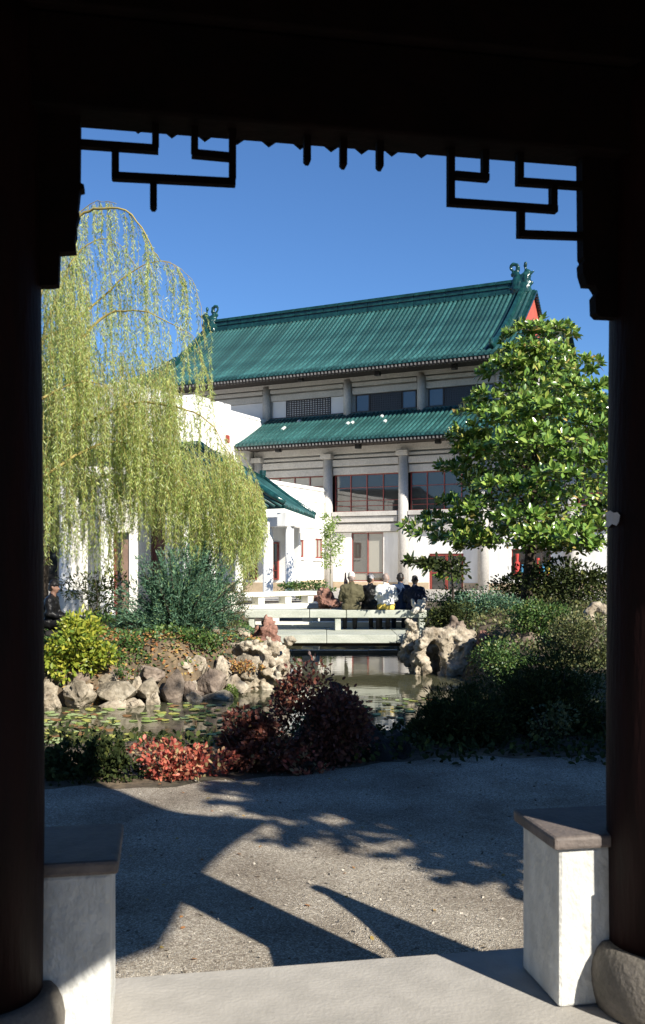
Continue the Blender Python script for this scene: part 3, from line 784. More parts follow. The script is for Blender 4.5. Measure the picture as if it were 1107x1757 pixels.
wpart('red_shutter', M['red'], (-10.25, -10.16, a, b, 8.9, 9.35), parent=wing)
lw = empty('low_white_wing', fw(-7.5, 4, 0), 'lower white wing with small square windows between the hall and the gallery', 'building')
wl = wpart('wall', M['stucco'], (-10.1, -4.98, -.2, 10.2, 0, 5.2), parent=lw)
wpart('upper_wall', M['stucco'], (-10.1, -4.93, -.2, 10.2, 5.202, 5.88), parent=lw)
wpart('coping', M['stucco'], (-10.1, -4.85, -.2, 10.25, 5.882, 6.10), parent=lw, bevel=.05)
wpart('plinth', M['plinth'], (-10.1, -4.92, -.2, 10.22, .03, .55), parent=lw)
for p0, p1, y0, y1 in ((503, 519, 926, 956), (538, 551, 924, 958)):
    b, a = wingw(p0, -4.98), wingw(p1, -4.98); pm = wing_p((p0+p1)/2, y1, -4.98); pt = wing_p((p0+p1)/2, y0, -4.98)
    # surround, frame, pane (the reveal stands proud of the wall as a moulded surround)
    mb = MB()
    for w0_, w1_, z0_, z1_ in ((a-.16, a, pm.z-.16, pt.z+.16), (b, b+.16, pm.z-.16, pt.z+.16), (a, b, pm.z-.16, pm.z), (a, b, pt.z, pt.z+.16)):
        fbox(mb, -4.985, -4.86, w0_, w1_, z0_, z1_)
    so = mb.build('window_surround', M['stucco'], lw)
    fr = MB(); t = .09
    for w0_, w1_, z0_, z1_ in ((a, a+t, pm.z, pt.z), (b-t, b, pm.z, pt.z), (a+t, b-t, pm.z, pm.z+t), (a+t, b-t, pt.z-t, pt.z), ((a+b)/2-.03, (a+b)/2+.03, pm.z+t, pt.z-t)):
        fbox(fr, -4.984, -4.93, w0_, w1_, z0_, z1_)
    fr.build('window_frame', M['red'], so)
    fbox(MB(), -4.983, -4.972, a+t, b-t, pm.z+t, pt.z-t).build('pane', M['glass_pale'], so)

# ------------------------------------------------------------------ garden gallery with green hip roof
gal = empty('garden_gallery', fw(-6, 13, 0), 'white gallery with round columns and dark teal hip roof behind the willow strands', 'gallery')
gC = P(488, 868, 42.0); gD = P(541, 887, 44.6)
sC = (gC-F0).dot(UV); wC = (gC-F0).dot(NV)
gA = wing_p(340, 764, -4.6); gE = wing_p(452, 823, -2.9)
gL = fw(-15, wC, gC.z-.15); gA2 = fw(-15, (gA-F0).dot(NV), gA.z)
def patch(e0, e1, t1, t0, n, parent, r=.075, sag=.12, name='roof_slope'):
    """bilinear tiled roof patch with single cover rows from the top edge down to the eave"""
    mb = MB(); N_ = 8
    f = lambda u, v: e0.lerp(e1, u).lerp(t0.lerp(t1, u), v)-ZV*sag*4*v*(1-v)
    for j in range(N_+1):
        for i in range(N_+1): mb.v.append(tuple(f(i/N_, j/N_)))
    o = len(mb.v)
    for j in range(N_+1):
        for i in range(N_+1): mb.v.append(tuple(f(i/N_, j/N_)-ZV*.12))
    for j in range(N_):
        for i in range(N_):
            a = j*(N_+1)+i; mb.f += [(a, a+1, a+N_+2, a+N_+1), (o+a, o+a+N_+1, o+a+N_+2, o+a+1)]
    rim = list(range(N_+1))+[j*(N_+1)+N_ for j in range(1, N_+1)]+[N_*(N_+1)+i for i in range(N_-1, -1, -1)]+[j*(N_+1) for j in range(N_-1, 0, -1)]
    for k in range(len(rim)): a, b = rim[k], rim[(k+1) % len(rim)]; mb.f.append((a, o+a, o+b, b))
    po = mb.build(name, M['tile_base'], parent)
    for i in range(n):
        u = (i+.5)/n; MB().tube([f(u, v)+ZV*.015 for v in (-.01, .2, .4, .6, .8, 1)], [r*1.15, r, r, r, r, r], 7).build('tile_row', M['tile'], po, smooth=True)
    return po
patch(gL, gC, gA, gA2, 44, gal)
patch(gC, gD, gE, gA, 11, gal, sag=.05)
MB().tube([gA+ZV*.1, gA.lerp(gC, .5)-ZV*.02, gC.lerp(gA, .12)+ZV*.10, gC+ZV*.16], [.17, .17, .16, .12], 8).build('hip_ridge', M['ridge'], gal, smooth=True)
MB().tube([gE+ZV*.1, gE.lerp(gD, .5)+ZV*.03, gD+ZV*.12], [.12, .12, .10], 8).build('hip_ridge', M['ridge'], gal, smooth=True)
MB().tube([gA+ZV*.05, gE+ZV*.05], .12, 8).build('ridge', M['ridge'], gal, smooth=True)
pt = P(450, 822, gE.y); 
MB().tube([pt-ZV*.2, pt+ZV*.12, pt+ZV*.16, pt+ZV*.42], [.15, .15, .19, .19], 10).build('ridge_post', M['ridge'], gal)
MB().tube([gA2+ZV*.05, gA+ZV*.05], .16, 8).build('ridge', M['ridge'], gal, smooth=True)
gz = gC.z-.30
wf = wC-.55
for px in (270, 320, 365, 410, 460, 497):
    s = facs(px, wf); r = .20 if px != 460 else .24
    c = MB().lathe(fw(s, wf, 0), [(r*1.25, 0), (r*1.25, .2), (r, .24), (r*.96, gz-.3)], 20).build('column', M['stucco'], gal, smooth=True)
s497 = facs(497, wf)
mb = MB(); fbox(mb, -14.8, s497+.35, wf-.17, wf+.17, gz-.62, gz-.18); mb.build('beam', M['stucco'], gal, bevel=.03)
mb = MB(); fbox(mb, s497-.17, s497+.17, wf-4.2, wf-.2, gz-.64, gz-.2); mb.build('beam', M['stucco'], gal, bevel=.03)
fbox(MB(), s497-.45, s497+.05, wf+.18, wf+.40, gz-.62, gz+.02).build('beam_end', M['stucco'], gal, bevel=.03)
wb = wC-3.4
mb = MB(); fbox(mb, -14.8, s497-1.0, wb-.2, wb, 0, gz); mb.build('wall', M['stucco'], gal)
fbox(MB(), -14.8, s497-.98, wb, wb+.05, .03, .6).build('plinth', M['plinth'], gal)
for px in (350, 425, 470):
    s = facs(px, wb); wdt = .55 if px != 470 else .3
    window(s-wdt, s+wdt, .75, 2.6, wb+.05, [s], [1.2, 1.6], 'glass', 'red', .07, parent=gal)

# nearer white gate building at the far left
gate = empty('white_gatehouse', P(170, 1040, 27.5)*1.0, 'white gatehouse wall and columns half hidden under the left side of the willow', 'building')
gate.location.z = zof(gate.location.x, gate.location.y)
def gx_(px, Y): return (px-CX)/F*Y
GYY = 28.4
mb = MB()
for a, b, z0, z1 in ((20, 76, -.2, 4.6), (76, 100, 2.7, 4.6), (100, 196, -.2, 4.6), (196, 222, 2.52, 4.6), (222, 262, -.2, 4.6)):
    MB().box(gx_(a, GYY)+.003, gx_(b, GYY), GYY, GYY+.35, z0, z1).build('wall', M['stucco'], gate)
for px in (114, 183, 271):
    c = P(px, 0, 27.9); c.z = -.1
    MB().lathe(c, [(.26, 0), (.26, .25), (.215, .3), (.205, 4.2)], 20).build('column', M['stucco'] if px != 271 else M['lacquer'], gate, smooth=True)
MB().box(gx_(99, 27), gx_(138, 27), 26.9, 27.5, -.2, .80).build('pedestal', M['stucco'], gate, bevel=.03)
MB().box(gx_(20, 28), gx_(268, 28), 27.6, 28.2, 4.2, 4.75).build('beam', M['stucco'], gate, bevel=.03)
MB().box(gx_(196, GYY), gx_(199, GYY), GYY-.02, GYY+.3, -.1, 2.52).build('door_jamb', M['red'], gate)
MB().box(gx_(209, GYY), gx_(220, GYY), GYY-.03, GYY+.02, -.1, 2.3).build('door_leaf', surf('brown_door', (.20, .13, .10), (.14, .09, .07), rough=.6), gate)
MB().box(gx_(62, GYY), gx_(266, GYY), GYY+1.6, GYY+1.7, -.1, 4.4).build('inner_wall', M['concrete'], gate)
MB().box(gx_(70, GYY), gx_(98, GYY), GYY+.1, GYY+.14, .95, 2.6).build('window_pane', M['glass'], gate)
MB().box(gx_(70, GYY), gx_(98, GYY), GYY-.02, GYY+.2, .80, .92).build('window_sill', M['red'], gate)
MB().box(gx_(100, GYY), gx_(106, GYY), GYY-.1, GYY-.004, -.1, 3.0).build('door_jamb', M['plinth'], gate)
MB().box(gx_(20, GYY), gx_(270, GYY), 27.2, 30.6, 4.76, 5.0).build('roof', M['ridge'], gate)

# ------------------------------------------------------------------ stone bridge with bench, second bench
BY = 23.2; DZ = -.20
br = empty('stone_bridge', (0.2, 24.8, DZ), 'grey green stone slab bridge crossing the pond, five people sitting on its bench', 'bridge')
xs = [-1.75, 0.1, 1.85, 3.0]
for a, b in zip(xs, xs[1:]): MB().box(a+.004, b-.004, BY, BY+2.9, DZ-.21, DZ).build('deck_slab', M['stone_green'], br, bevel=.015)
MB().box(-1.7, 2.9, BY+.25, BY+.7, DZ-.30, DZ-.215).build('support_beam', M['soffit'], br)
BN = 24.55; SEAT = .345
bx = [(-2.05, -.35), (-.34, .62), (.63, 2.75)]
for a, b in bx: MB().box(a, b-.006, BN, BN+.55, SEAT-.205, SEAT).build('bench_slab', M['stone_green'], br, bevel=.02)
for px in (431, 580, 725):
    x = (px-CX)/F*BN; MB().box(x-.075, x+.075, BN+.06, BN+.48, DZ+.001, SEAT-.207).build('bench_leg', M['stone_green'], br, bevel=.012)
for a, b in ((-2.05, .6), (.61, 2.6)): MB().box(a, b, BY+2.45, BY+2.8, DZ+.002, DZ+.16).build('rear_kerb', M['stone_white'], br, bevel=.012)

wbn = empty('white_bench', P(480, 1036, 28.4), 'long pale stone bench on square legs behind the bridge, left of the people', 'bench')
wbn.location.z = .33
b0, b1 = P(392, 1024, 27.2), P(547, 1013, 29.6)
dv = (b1-b0).normalized(); nv = Vector((-dv.y, dv.x, 0))
def obox(a, b, w0, w1, z0, z1):
    q = lambda p, w, z: Vector((p.x, p.y, 0))+nv*w+ZV*z
    return MB().hexa([q(a, w0, z0), q(b, w0, z0), q(b, w1, z0), q(a, w1, z0)], [q(a, w0, z1), q(b, w0, z1), q(b, w1, z1), q(a, w1, z1)])
mid = b0.lerp(b1, .45)
obox(b0, mid-dv*.004, 0, .45, .56, .70).build('seat_slab', M['stone_white'], wbn, bevel=.02)
obox(mid, b1, 0, .45, .56, .70).build('seat_slab', M['stone_white'], wbn, bevel=.02)
for t in (.06, .36, .66, .92):
    c = b0.lerp(b1, t); obox(c-dv*.12, c+dv*.12, .05, .40, .331, .558).build('leg', M['stone_white'], wbn, bevel=.015)
for t in (.0, .5, .97):
    c = b0.lerp(b1, t); obox(c-dv*.15, c+dv*.15, .0, .5, -1.4, .169).build('bridge_pier', M['stone_white'], wbn)
obox(b0-dv*.5, b1+dv*.45, -.35, .75, .17, .33).build('base_slab', M['stone_white'], wbn, bevel=.02)

# ------------------------------------------------------------------ rocks
def rockmat(name, c1, c2, c3, sc=2.5):
    return surf(name, c1, c2, rough=.95, scale=sc, detail=9, bump=1.0, bscale=11, c3=c3, lo=.32, hi=.68, fine=(16, .72), spec=.15)
M['rock_grey'] = rockmat('grey_brown_rock', (.31, .265, .20), (.15, .125, .09), (.47, .42, .33))
M['rock_pale'] = rockmat('pale_limestone', (.42, .36, .275), (.22, .175, .125), (.58, .52, .42), 3.2)
M['rock_red'] = rockmat('red_brown_rock', (.30, .16, .12), (.18, .095, .075), (.40, .25, .20))
M['rock_purple'] = rockmat('purplish_rock', (.24, .19, .15), (.13, .10, .08), (.37, .31, .25))
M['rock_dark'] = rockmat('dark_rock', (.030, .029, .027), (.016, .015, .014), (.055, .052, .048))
def rock(label, box, Y, seed, mat, depth=None, cuts=13, rough=.13, sub=4, name='boulder', group=None, sink=.15, pit=0):
    px0, px1, y0, y1 = box
    rx = (px1-px0)/F*Y/2; zt = P(0, y0, Y).z; zb = P(0, y1, Y).z-sink
    zb = min(zb, zof(((px0+px1)/2-CX)/F*Y, Y)-.05) if zof(((px0+px1)/2-CX)/F*Y, Y) > -1 else zb
    rz = (zt-zb)/2; ry = depth or rx*.8
    c = Vector((((px0+px1)/2-CX)/F*Y, Y+ry*.6, (zt+zb)/2))
    rnd = random.Random(seed); bm = bmesh.new(); bmesh.ops.create_icosphere(bm, subdivisions=sub, radius=1)
    pl = []
    for _ in range(cuts):
        d = Vector((rnd.gauss(0, 1), rnd.gauss(0, 1), rnd.gauss(0, 1))).normalized(); pl.append((d, rnd.uniform(.50, .80)))
    o3 = Vector((seed*3.7, seed*1.9, seed*.7))
    for v in bm.verts:
        p = v.co.copy()
        for d, k in pl:
            t = p.dot(d)
            if t > k: p -= d*(t-k)*.92
        h = noise.fractal(p*1.6+o3, .8, 2.2, 5)*rough*1.6+abs(noise.noise(p*4.5+o3))*rough*-.7
        if pit:
            h -= pit*max(0, noise.noise(p*2.3+o3*1.3)-.18)*2.2
        p = p*(1+h)
        v.co = p
    mx = [max(abs(v.co[i]) for v in bm.verts) for i in range(3)]
    for v in bm.verts: v.co = Vector((v.co.x/mx[0]*rx, v.co.y/mx[1]*ry, v.co.z/mx[2]*rz+rz))
    me = bpy.data.meshes.new(name); bm.to_mesh(me); bm.free(); shade_smooth(me); me.set_sharp_from_angle(angle=math.radians(24))
    o = link_mesh(name, me, M[mat], None, c-ZV*rz)
    return tag(o, label, 'rock', group)
G = 'boulders along the left bank'
rock('low pale stone at the water edge against the left column', (60, 106, 1187, 1214), 16.25, 1, 'rock_pale', group=G)
rock('rough grey boulder with a dark hollow, left of the long flat slab', (103, 162, 1168, 1214), 16.35, 2, 'rock_grey', group=G, pit=.3)
rock('long flat grey slab leaning over the water on the left bank', (158, 235, 1168, 1200), 16.55, 3, 'rock_grey', .55, cuts=14, rough=.05, group=G)
rock('thin pale stone lying in the water under the flat slab', (168, 216, 1198, 1217), 16.35, 4, 'rock_pale', group=G, cuts=14, rough=.06)
rock('small pale stone at the water under the blocky stone', (203, 250, 1194, 1216), 16.5, 5, 'rock_pale', group=G, cuts=12)
rock('small upright pale stone standing in the water left of the round boulder', (246, 277, 1184, 1211), 16.75, 6, 'rock_pale', group=G)
rock('blocky pale stone propped up left of the round boulder', (230, 276, 1164, 1190), 16.85, 7, 'rock_grey', group=G, cuts=16, rough=.05)
rock('dark cracked stone above the blocky stone', (226, 282, 1142, 1166), 17.15, 8, 'rock_purple', group=G)
rock('smooth round purplish boulder standing on the left shore', (275, 315, 1146, 1203), 17.0, 9, 'rock_purple', group=G, cuts=4, rough=.06)
rock('small dark stone leaning right of the round boulder', (310, 340, 1168, 1197), 17.25, 10, 'rock_purple', group=G)
rock('brown boulder among fallen leaves right of the round boulder', (332, 392, 1146, 1194), 17.6, 11, 'rock_purple', group=G)
rock('pale stone at the water edge below the fallen yellow leaves', (382, 428, 1158, 1192), 17.95, 12, 'rock_pale', group=G)
rock('low stone in the water right of the small dark stone', (338, 400, 1184, 1204), 17.35, 21, 'rock_grey', group=G)
rock('grey stone higher up under the yellow bush', (150, 215, 1140, 1172), 17.1, 13, 'rock_purple', group=G)
rock('flat stone behind the leaves above the round boulder', (286, 342, 1122, 1152), 17.9, 14, 'rock_grey', group=G)
rock('pale block among the ivy under the juniper', (345, 380, 1062, 1088), 19.2, 15, 'rock_pale', group=G, cuts=16, rough=.04)
rock('mottled stone below the ivy left of the rugged rock', (388, 432, 1094, 1132), 18.8, 16, 'rock_pale', group=G)
rock('stone among yellow leaves left of the rugged pale rock', (392, 446, 1124, 1168), 18.3, 17, 'rock_grey', group=G)
for lab, bxx, Y_, sd_, mt_ in (('tan stone in the upper row above the long flat slab', (160, 212, 1148, 1176), 16.95, 51, 'rock_grey'),
    ('small pale wedge between the flat slab and the blocky stone', (222, 246, 1160, 1182), 16.9, 52, 'rock_pale'),
    ('grey block in the upper row left of the cracked stone', (196, 232, 1146, 1168), 17.2, 53, 'rock_purple'),
    ('rough pale stone between the brown boulder and the mottled stone', (356, 398, 1118, 1150), 18.2, 54, 'rock_pale'),
    ('small round stone under the ivy above the round boulder', (262, 294, 1128, 1150), 17.7, 55, 'rock_grey'),
    ('pale low stone at the water between the round boulder and the brown boulder', (312, 350, 1186, 1204), 17.15, 56, 'rock_pale'),
    ('large mottled stone next to the rugged rock mass', (404, 440, 1140, 1184), 18.35, 57, 'rock_pale'),
    ('dark stone half under the yellow green shrub', (104, 152, 1150, 1178), 16.75, 58, 'rock_purple'),
    ('stone against the left column above the low pale stone', (58, 100, 1166, 1194), 16.5, 59, 'rock_grey'),
    ('pale stone high on the bank under the grey green shrub', (396, 436, 1072, 1100), 19.6, 60, 'rock_pale')):
    rock(lab, bxx, Y_, sd_, mt_, group=G)
rn = random.Random(77)
for i in range(34):                                # wedged small stones between the boulders
    px = rn.uniform(70, 430); yb = np.interp(px, [70, 160, 275, 335, 430], [1212, 1212, 1200, 1196, 1182])-rn.choice([0, 18, 34, 48])-rn.uniform(0, 8)
    Yb = np.interp(px, [70, 160, 275, 335, 430], [16.4, 16.6, 17.1, 17.4, 18.2])+(1212-yb)*.008
    wd = rn.uniform(16, 36); ht = wd*rn.uniform(.4, .7)
    rock('small tan stone wedged among the boulders of the left bank', (px-wd/2, px+wd/2, yb-ht, yb), Yb, 100+i, rn.choice(['rock_grey', 'rock_pale', 'rock_purple']), sub=3, group='small wedged stones on the left bank', name='stone', sink=.06)
# rugged rock mass at the bridge's left end
def taihu(name, label, caps, mat, vox=.035, rough=.09, seed=1, rs=3.5):
    lo = min((min(a[0].z-a[1], a[2].z-a[3]), i) for i, a in enumerate(caps))[0]
    c = caps[0][0].copy(); c.z = lo
    o = capsules(name, caps, vox, M[mat], None, c, smooth_it=2, rough=rough, rscale=rs, seed=seed, sharp=.55)
    return tag(o, label, 'rock')
rn = random.Random(5); caps = []
def blob(px, py, Y, r): p = P(px, py, Y); return p
pts = [(428, 1178, 18.9, .22), (455, 1172, 18.9, .26), (482, 1166, 19.1, .24), (440, 1145, 19.0, .25), (468, 1140, 19.1, .22), (488, 1128, 19.4, .13), (452, 1118, 19.3, .22), (480, 1108, 19.7, .12), (430, 1120, 19.2, .15), (494, 1150, 19.3, .07), (492, 1175, 19.1, .1)]
for i in range(len(pts)):
    a = P(*pts[i][:3]); 
    for j in range(i+1, len(pts)):
        b = P(*pts[j][:3])
        if (a-b).length < .62 and rn.random() < .8: caps.append((a, pts[i][3]*.92, b, pts[j][3]*.92))
for i in range(38):
    px, py = rn.uniform(424, 492), rn.uniform(1104, 1182); a = P(px, py, rn.uniform(18.65, 19.0)); 
    b = a+Vector((rn.uniform(-.2, .2), rn.uniform(-.06, .06), rn.uniform(-.2, .2))); caps.append((a, rn.uniform(.045, .10), b, rn.uniform(.03, .08)))
taihu('scholar_rock', 'big rugged pale rock mass full of hollows at the left end of the bridge', caps, 'rock_pale', .03, .10, 3, 4.5)
taihu('standing_stone', 'pointed red brown stone rising before the left end of the bridge',
      [(P(458, 1112, 19.9), .30, P(460, 1088, 19.9), .22), (P(460, 1088, 19.9), .22, P(458, 1062, 19.9), .09), (P(458, 1062, 19.9), .09, P(457, 1055, 19.9), .03), (P(468, 1110, 19.8), .17, P(468, 1080, 19.8), .09), (P(472, 1112, 19.8), .15, P(470, 1100, 19.8), .1)], 'rock_red', .03, .09, 8, 5)
taihu('standing_stone', 'small reddish stone left of the pointed red brown stone', [(P(440, 1102, 20.0), .12, P(441, 1080, 20.0), .07)], 'rock_red', .025, .06, 9, 6)
# right end of the bridge
taihu('scholar_rock', 'brown knobbly rock standing at the right end of the bridge bench',
      [(P(703, 1128, 22.3), .22, P(704, 1098, 22.3), .16), (P(704, 1098, 22.3), .12, P(708, 1076, 22.3), .13), (P(708, 1076, 22.3), .12, P(703, 1070, 22.3), .10), (P(713, 1092, 22.2), .08, P(717, 1086, 22.2), .06)], 'rock_pale', .03, .10, 4, 5)
caps = []
def arc(pp, Y, r):
    for (a, b), k in zip(zip(pp, pp[1:]), range(99)): caps.append((P(*a, Y), r, P(*b, Y), r*.97))
arc([(728, 1150), (722, 1122), (730, 1094), (745, 1082), (760, 1090), (768, 1108), (764, 1140), (760, 1158)], 21.15, .125)
arc([(760, 1092), (785, 1092), (808, 1100), (822, 1116), (824, 1140)], 21.2, .21)
arc([(772, 1150), (800, 1140), (824, 1132)], 21.1, .20)
arc([(776, 1120), (796, 1124), (818, 1120)], 21.25, .22)
arc([(722, 1150), (735, 1120), (750, 1110), (762, 1130), (758, 1158)], 22.15, .26)
arc([(728, 1095), (745, 1088), (765, 1095)], 21.6, .15)
arc([(718, 1150), (716, 1122), (722, 1100)], 21.6, .14)
arc([(740, 1140), (748, 1155)], 22.1, .2)
for i in range(30):
    a = P(rn.uniform(720, 826), rn.uniform(1084, 1156), rn.uniform(21.0, 21.2)); b = a+Vector((rn.uniform(-.14, .14), 0, rn.uniform(-.14, .14)))
    if not (728 < CX+a.x/a.y*F < 766 and a.z < .15): caps.append((a, rn.uniform(.05, .1), b, rn.uniform(.03, .08)))
taihu('scholar_rock', 'large pale rock with a deep dark cave opening beside the water on the right bank', caps, 'rock_pale', .035, .10, 6, 4)
taihu('scholar_rock', 'dark brown rock sitting on top of the cave rock', [(P(778, 1092, 21.7), .2, P(785, 1078, 21.7), .16), (P(785, 1078, 21.7), .14, P(780, 1066, 21.7), .09), (P(792, 1085, 21.6), .11, P(797, 1078, 21.6), .07)], 'rock_purple', .03, .1, 7, 5)
rock('grey stone half hidden by leaves in the right hand shrubs', (872, 940, 1084, 1116), 19.4, 31, 'rock_purple', group='stones on the right bank', pit=.25)
rock('brown stone at the foot of the green shrub right of the cave rock', (818, 852, 1080, 1112), 20.6, 32, 'rock_red', group='stones on the right bank')
caps = []; arc([(1012, 1066), (1010, 1050), (1020, 1042), (1036, 1044), (1042, 1056), (1036, 1068)], 19, .11)
taihu('scholar_rock', 'small pale rock with a round hole beside the right column', caps, 'rock_pale', .03, .05, 9, 5)
rock('reddish rock heap behind the bridge beside the olive jacket', (543, 588, 1008, 1050), 28.3, 33, 'rock_red', .5, 18, .3, group='rocks behind the bridge', pit=.2)
rock('small red rock at the right end of the pale bench', (520, 552, 1016, 1036), 36, 34, 'rock_red', group='rocks behind the bridge')
rock('pointed brown rock behind the olive jacket', (588, 600, 982, 1030), 33, 35, 'rock_red', group='rocks behind the bridge')
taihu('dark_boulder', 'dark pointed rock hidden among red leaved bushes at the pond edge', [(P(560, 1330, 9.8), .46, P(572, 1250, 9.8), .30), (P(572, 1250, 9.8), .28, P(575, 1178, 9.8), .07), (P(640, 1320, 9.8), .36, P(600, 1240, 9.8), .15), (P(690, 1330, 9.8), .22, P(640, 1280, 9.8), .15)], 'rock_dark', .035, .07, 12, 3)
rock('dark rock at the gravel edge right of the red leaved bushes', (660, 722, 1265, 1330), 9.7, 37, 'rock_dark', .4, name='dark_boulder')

# ------------------------------------------------------------------ lily pads
PADM = [surf('lily_green', (.26, .34, .09), (.17, .24, .06), rough=.7, scale=4), surf('lily_yellow', (.42, .40, .09), (.28, .3, .07), rough=.7, scale=5),
        surf('lily_pale', (.40, .46, .20), (.2, .29, .12), rough=.7, scale=4), surf('lily_brown', (.28, .14, .05), (.16, .09, .04), rough=.6, scale=6)]
padme = []
for mi, pm in enumerate(PADM):
    mb = MB(); K = 14; ring = []
    for k in range(K+1):
        a = .18+(2*math.pi-.36)*k/K; rr = 1+.05*math.sin(3*a+mi); ring.append((math.cos(a)*rr, math.sin(a)*rr, .03*math.sin(2*a+mi)))
    vs = ring+[(x, y, z-.05) for x, y, z in ring]+[(0, 0, .01), (0, 0, -.04)]
    fs = []
    for k in range(K): fs += [(2*K+2, k, k+1), (2*K+3, K+2+k, K+1+k), (k, K+1+k, K+2+k, k+1)]
    me = bpy.data.meshes.new('lily_pad'); me.from_pydata(vs, [], fs); me.update(); me.materials.append(pm); padme.append(me)
rn = random.Random(11); placed = []
def pads(n, xr, yr, colors, lab, grp, dens=None):
    k = 0; tries = 0
    while k < n and tries < n*40:
        tries += 1
        x, y = rn.uniform(*xr), rn.uniform(*yr); r = rn.uniform(.04, .10)
        if pond_sd(np.array([x]), np.array([y]))[0] > -.25: continue
        if dens and noise.noise(Vector((x*.8, y*.8, 3.3))) < rn.uniform(-.25, .25): continue
        if any((x-a)**2+(y-b)**2 < ((r+c)*.82)**2 for a, b, c in placed): continue
        placed.append((x, y, r)); k += 1
        o = link_mesh('lily_pad', padme[rn.choice(colors)], None, None, (x, y, WATER_Z+.012+.002*(k % 4)))
        o.scale = (r, r, .12); o.rotation_euler = (rn.uniform(-.04, .04), rn.uniform(-.04, .04), rn.uniform(0, 6.3))
        cn = ['green', 'yellowing', 'pale green', 'brown'][padme.index(o.data)]
        tag(o, cn+' '+lab, 'lily pad', cn+' '+grp)
pads(235, (-5.2, -.3), (12.4, 16.9), [0, 0, 1, 1, 2, 2, 3], 'lily pad floating on the pond below the left bank stones', 'lily pads left of the dark bushes', True)
pads(42, (.2, 2.3), (15.0, 17.6), [0, 1, 2, 2, 3], 'lily pad floating on the pond between the dark boulder and the bridge', 'lily pads right of the dark bushes')

# ------------------------------------------------------------------ vegetation
rg = np.random.default_rng(3)
L_ = {}
L_['willow'] = leafmat('willow_leaf', [(0, (.26, .38, .09)), (.4, (.46, .56, .16)), (.75, (.62, .66, .22)), (1, (.62, .70, .48))], .5, .5)
L_['magnolia'] = leafmat('magnolia_leaf', [(0, (.06, .13, .022)), (.45, (.15, .26, .045)), (.8, (.28, .38, .075)), (.96, (.42, .42, .11)), (1, (.42, .26, .09))], .22, .12, .7)
L_['yellow'] = leafmat('yellow_green_leaf', [(0, (.12, .20, .03)), (.5, (.27, .32, .04)), (1, (.44, .42, .06))], .4, .35)
L_['juniper'] = leafmat('juniper_leaf', [(0, (.035, .085, .05)), (.5, (.075, .16, .095)), (.85, (.12, .22, .13)), (1, (.2, .28, .09))], .6, .15)
L_['green'] = leafmat('green_leaf', [(0, (.03, .075, .02)), (.5, (.07, .14, .035)), (.9, (.13, .20, .05)), (1, (.25, .25, .07))], .45, .25)
L_['olive'] = leafmat('olive_leaf', [(0, (.05, .07, .025)), (.6, (.11, .13, .045)), (1, (.22, .20, .08))], .5, .25)
L_['pale'] = leafmat('fresh_leaf', [(0, (.20, .32, .06)), (.6, (.33, .44, .12)), (1, (.42, .5, .18))], .5, .5)
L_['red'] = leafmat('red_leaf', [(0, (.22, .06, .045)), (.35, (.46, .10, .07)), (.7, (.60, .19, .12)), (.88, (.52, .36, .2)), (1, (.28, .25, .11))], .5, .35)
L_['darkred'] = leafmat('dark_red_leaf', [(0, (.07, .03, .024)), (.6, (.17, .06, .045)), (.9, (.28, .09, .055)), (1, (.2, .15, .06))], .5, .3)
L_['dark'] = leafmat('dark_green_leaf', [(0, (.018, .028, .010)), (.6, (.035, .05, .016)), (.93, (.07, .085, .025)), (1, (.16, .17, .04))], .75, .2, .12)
L_['litter'] = leafmat('fallen_leaf', [(0, (.30, .12, .05)), (.4, (.40, .20, .07)), (.7, (.46, .33, .09)), (1, (.24, .14, .10))], .8, .2)

def rdir(n): return unit(rg.normal(size=(n, 3)))
def clump_leaves(c, rad, n, L, W, lumps=14, shape=1, up=.25, fold=.25, shell=(.55, 1.0), lsc=.45, curl=.12):
    """leaves spread over lumps that fill an uneven ellipsoid"""
    c = np.array(c, float); rad = np.array(rad, float)
    lc = rdir(lumps)*rg.uniform(.3, .88, (lumps, 1)); lr = rg.uniform(.6, 1.3, lumps)*lsc
    k = rg.integers(0, lumps, n); d = rdir(n); rr = rg.uniform(shell[0], shell[1], (n, 1))
    p = lc[k]+d*rr*lr[k][:, None]
    pos = c+p*rad
    out = unit(d*.5+unit(p)*.35+np.array([0, 0, up])+rg.normal(size=(n, 3))*.62)
    nrm = unit(np.cross(out, rdir(n))+d*.4+np.array([0, -.15, .45]))
    sz = rg.uniform(.7, 1.25, n)
    return leaves(pos, out, nrm, L*sz, W*sz, fold, curl, shape)

def shrub(name, label, box, Y, depth, n, L, W, mat, cat='shrub', group=None, lumps=14, shape=1, up=.25, stems=7, lsc=.45, shell=(.55, 1.0), kind_stuff=True, cz=0):
    global rg
    rg = np.random.default_rng(sum(ord(ch)*(i+1) for i, ch in enumerate(label)))       # each plant keeps its own shape
    px0, px1, y0, y1 = box
    a = P(px0, y1, Y); b = P(px1, y0, Y); c = Vector(((a.x+b.x)/2, Y, (a.z+b.z)/2)); rad = ((b.x-a.x)/2, depth/2, (b.z-a.z)/2)
    gz = zof(c.x, c.y)
    t = empty(name, (c.x, c.y, gz), label, cat, group)
    leaf_obj('foliage', [clump_leaves(c, rad, n, L, W, lumps, shape, up, lsc=lsc, shell=shell)], L_[mat], t, kind='stuff')
    for i in range(stems):
        e = c+Vector((random.uniform(-.7, .7)*rad[0], random.uniform(-.6, .6)*rad[1], random.uniform(.0, .7)*rad[2]))
        s = Vector((c.x+random.uniform(-.25, .25)*rad[0], c.y+random.uniform(-.2, .2)*rad[1], gz-.05))
        q = s.lerp(e, .5)+Vector((random.uniform(-.1, .1), random.uniform(-.1, .1), .05))
        r = max(.008, .018*rad[0])
        MB().tube([s, q, e], [r, r*.7, r*.3], 6).build('stem', M['bark'], t, smooth=True)
    return t

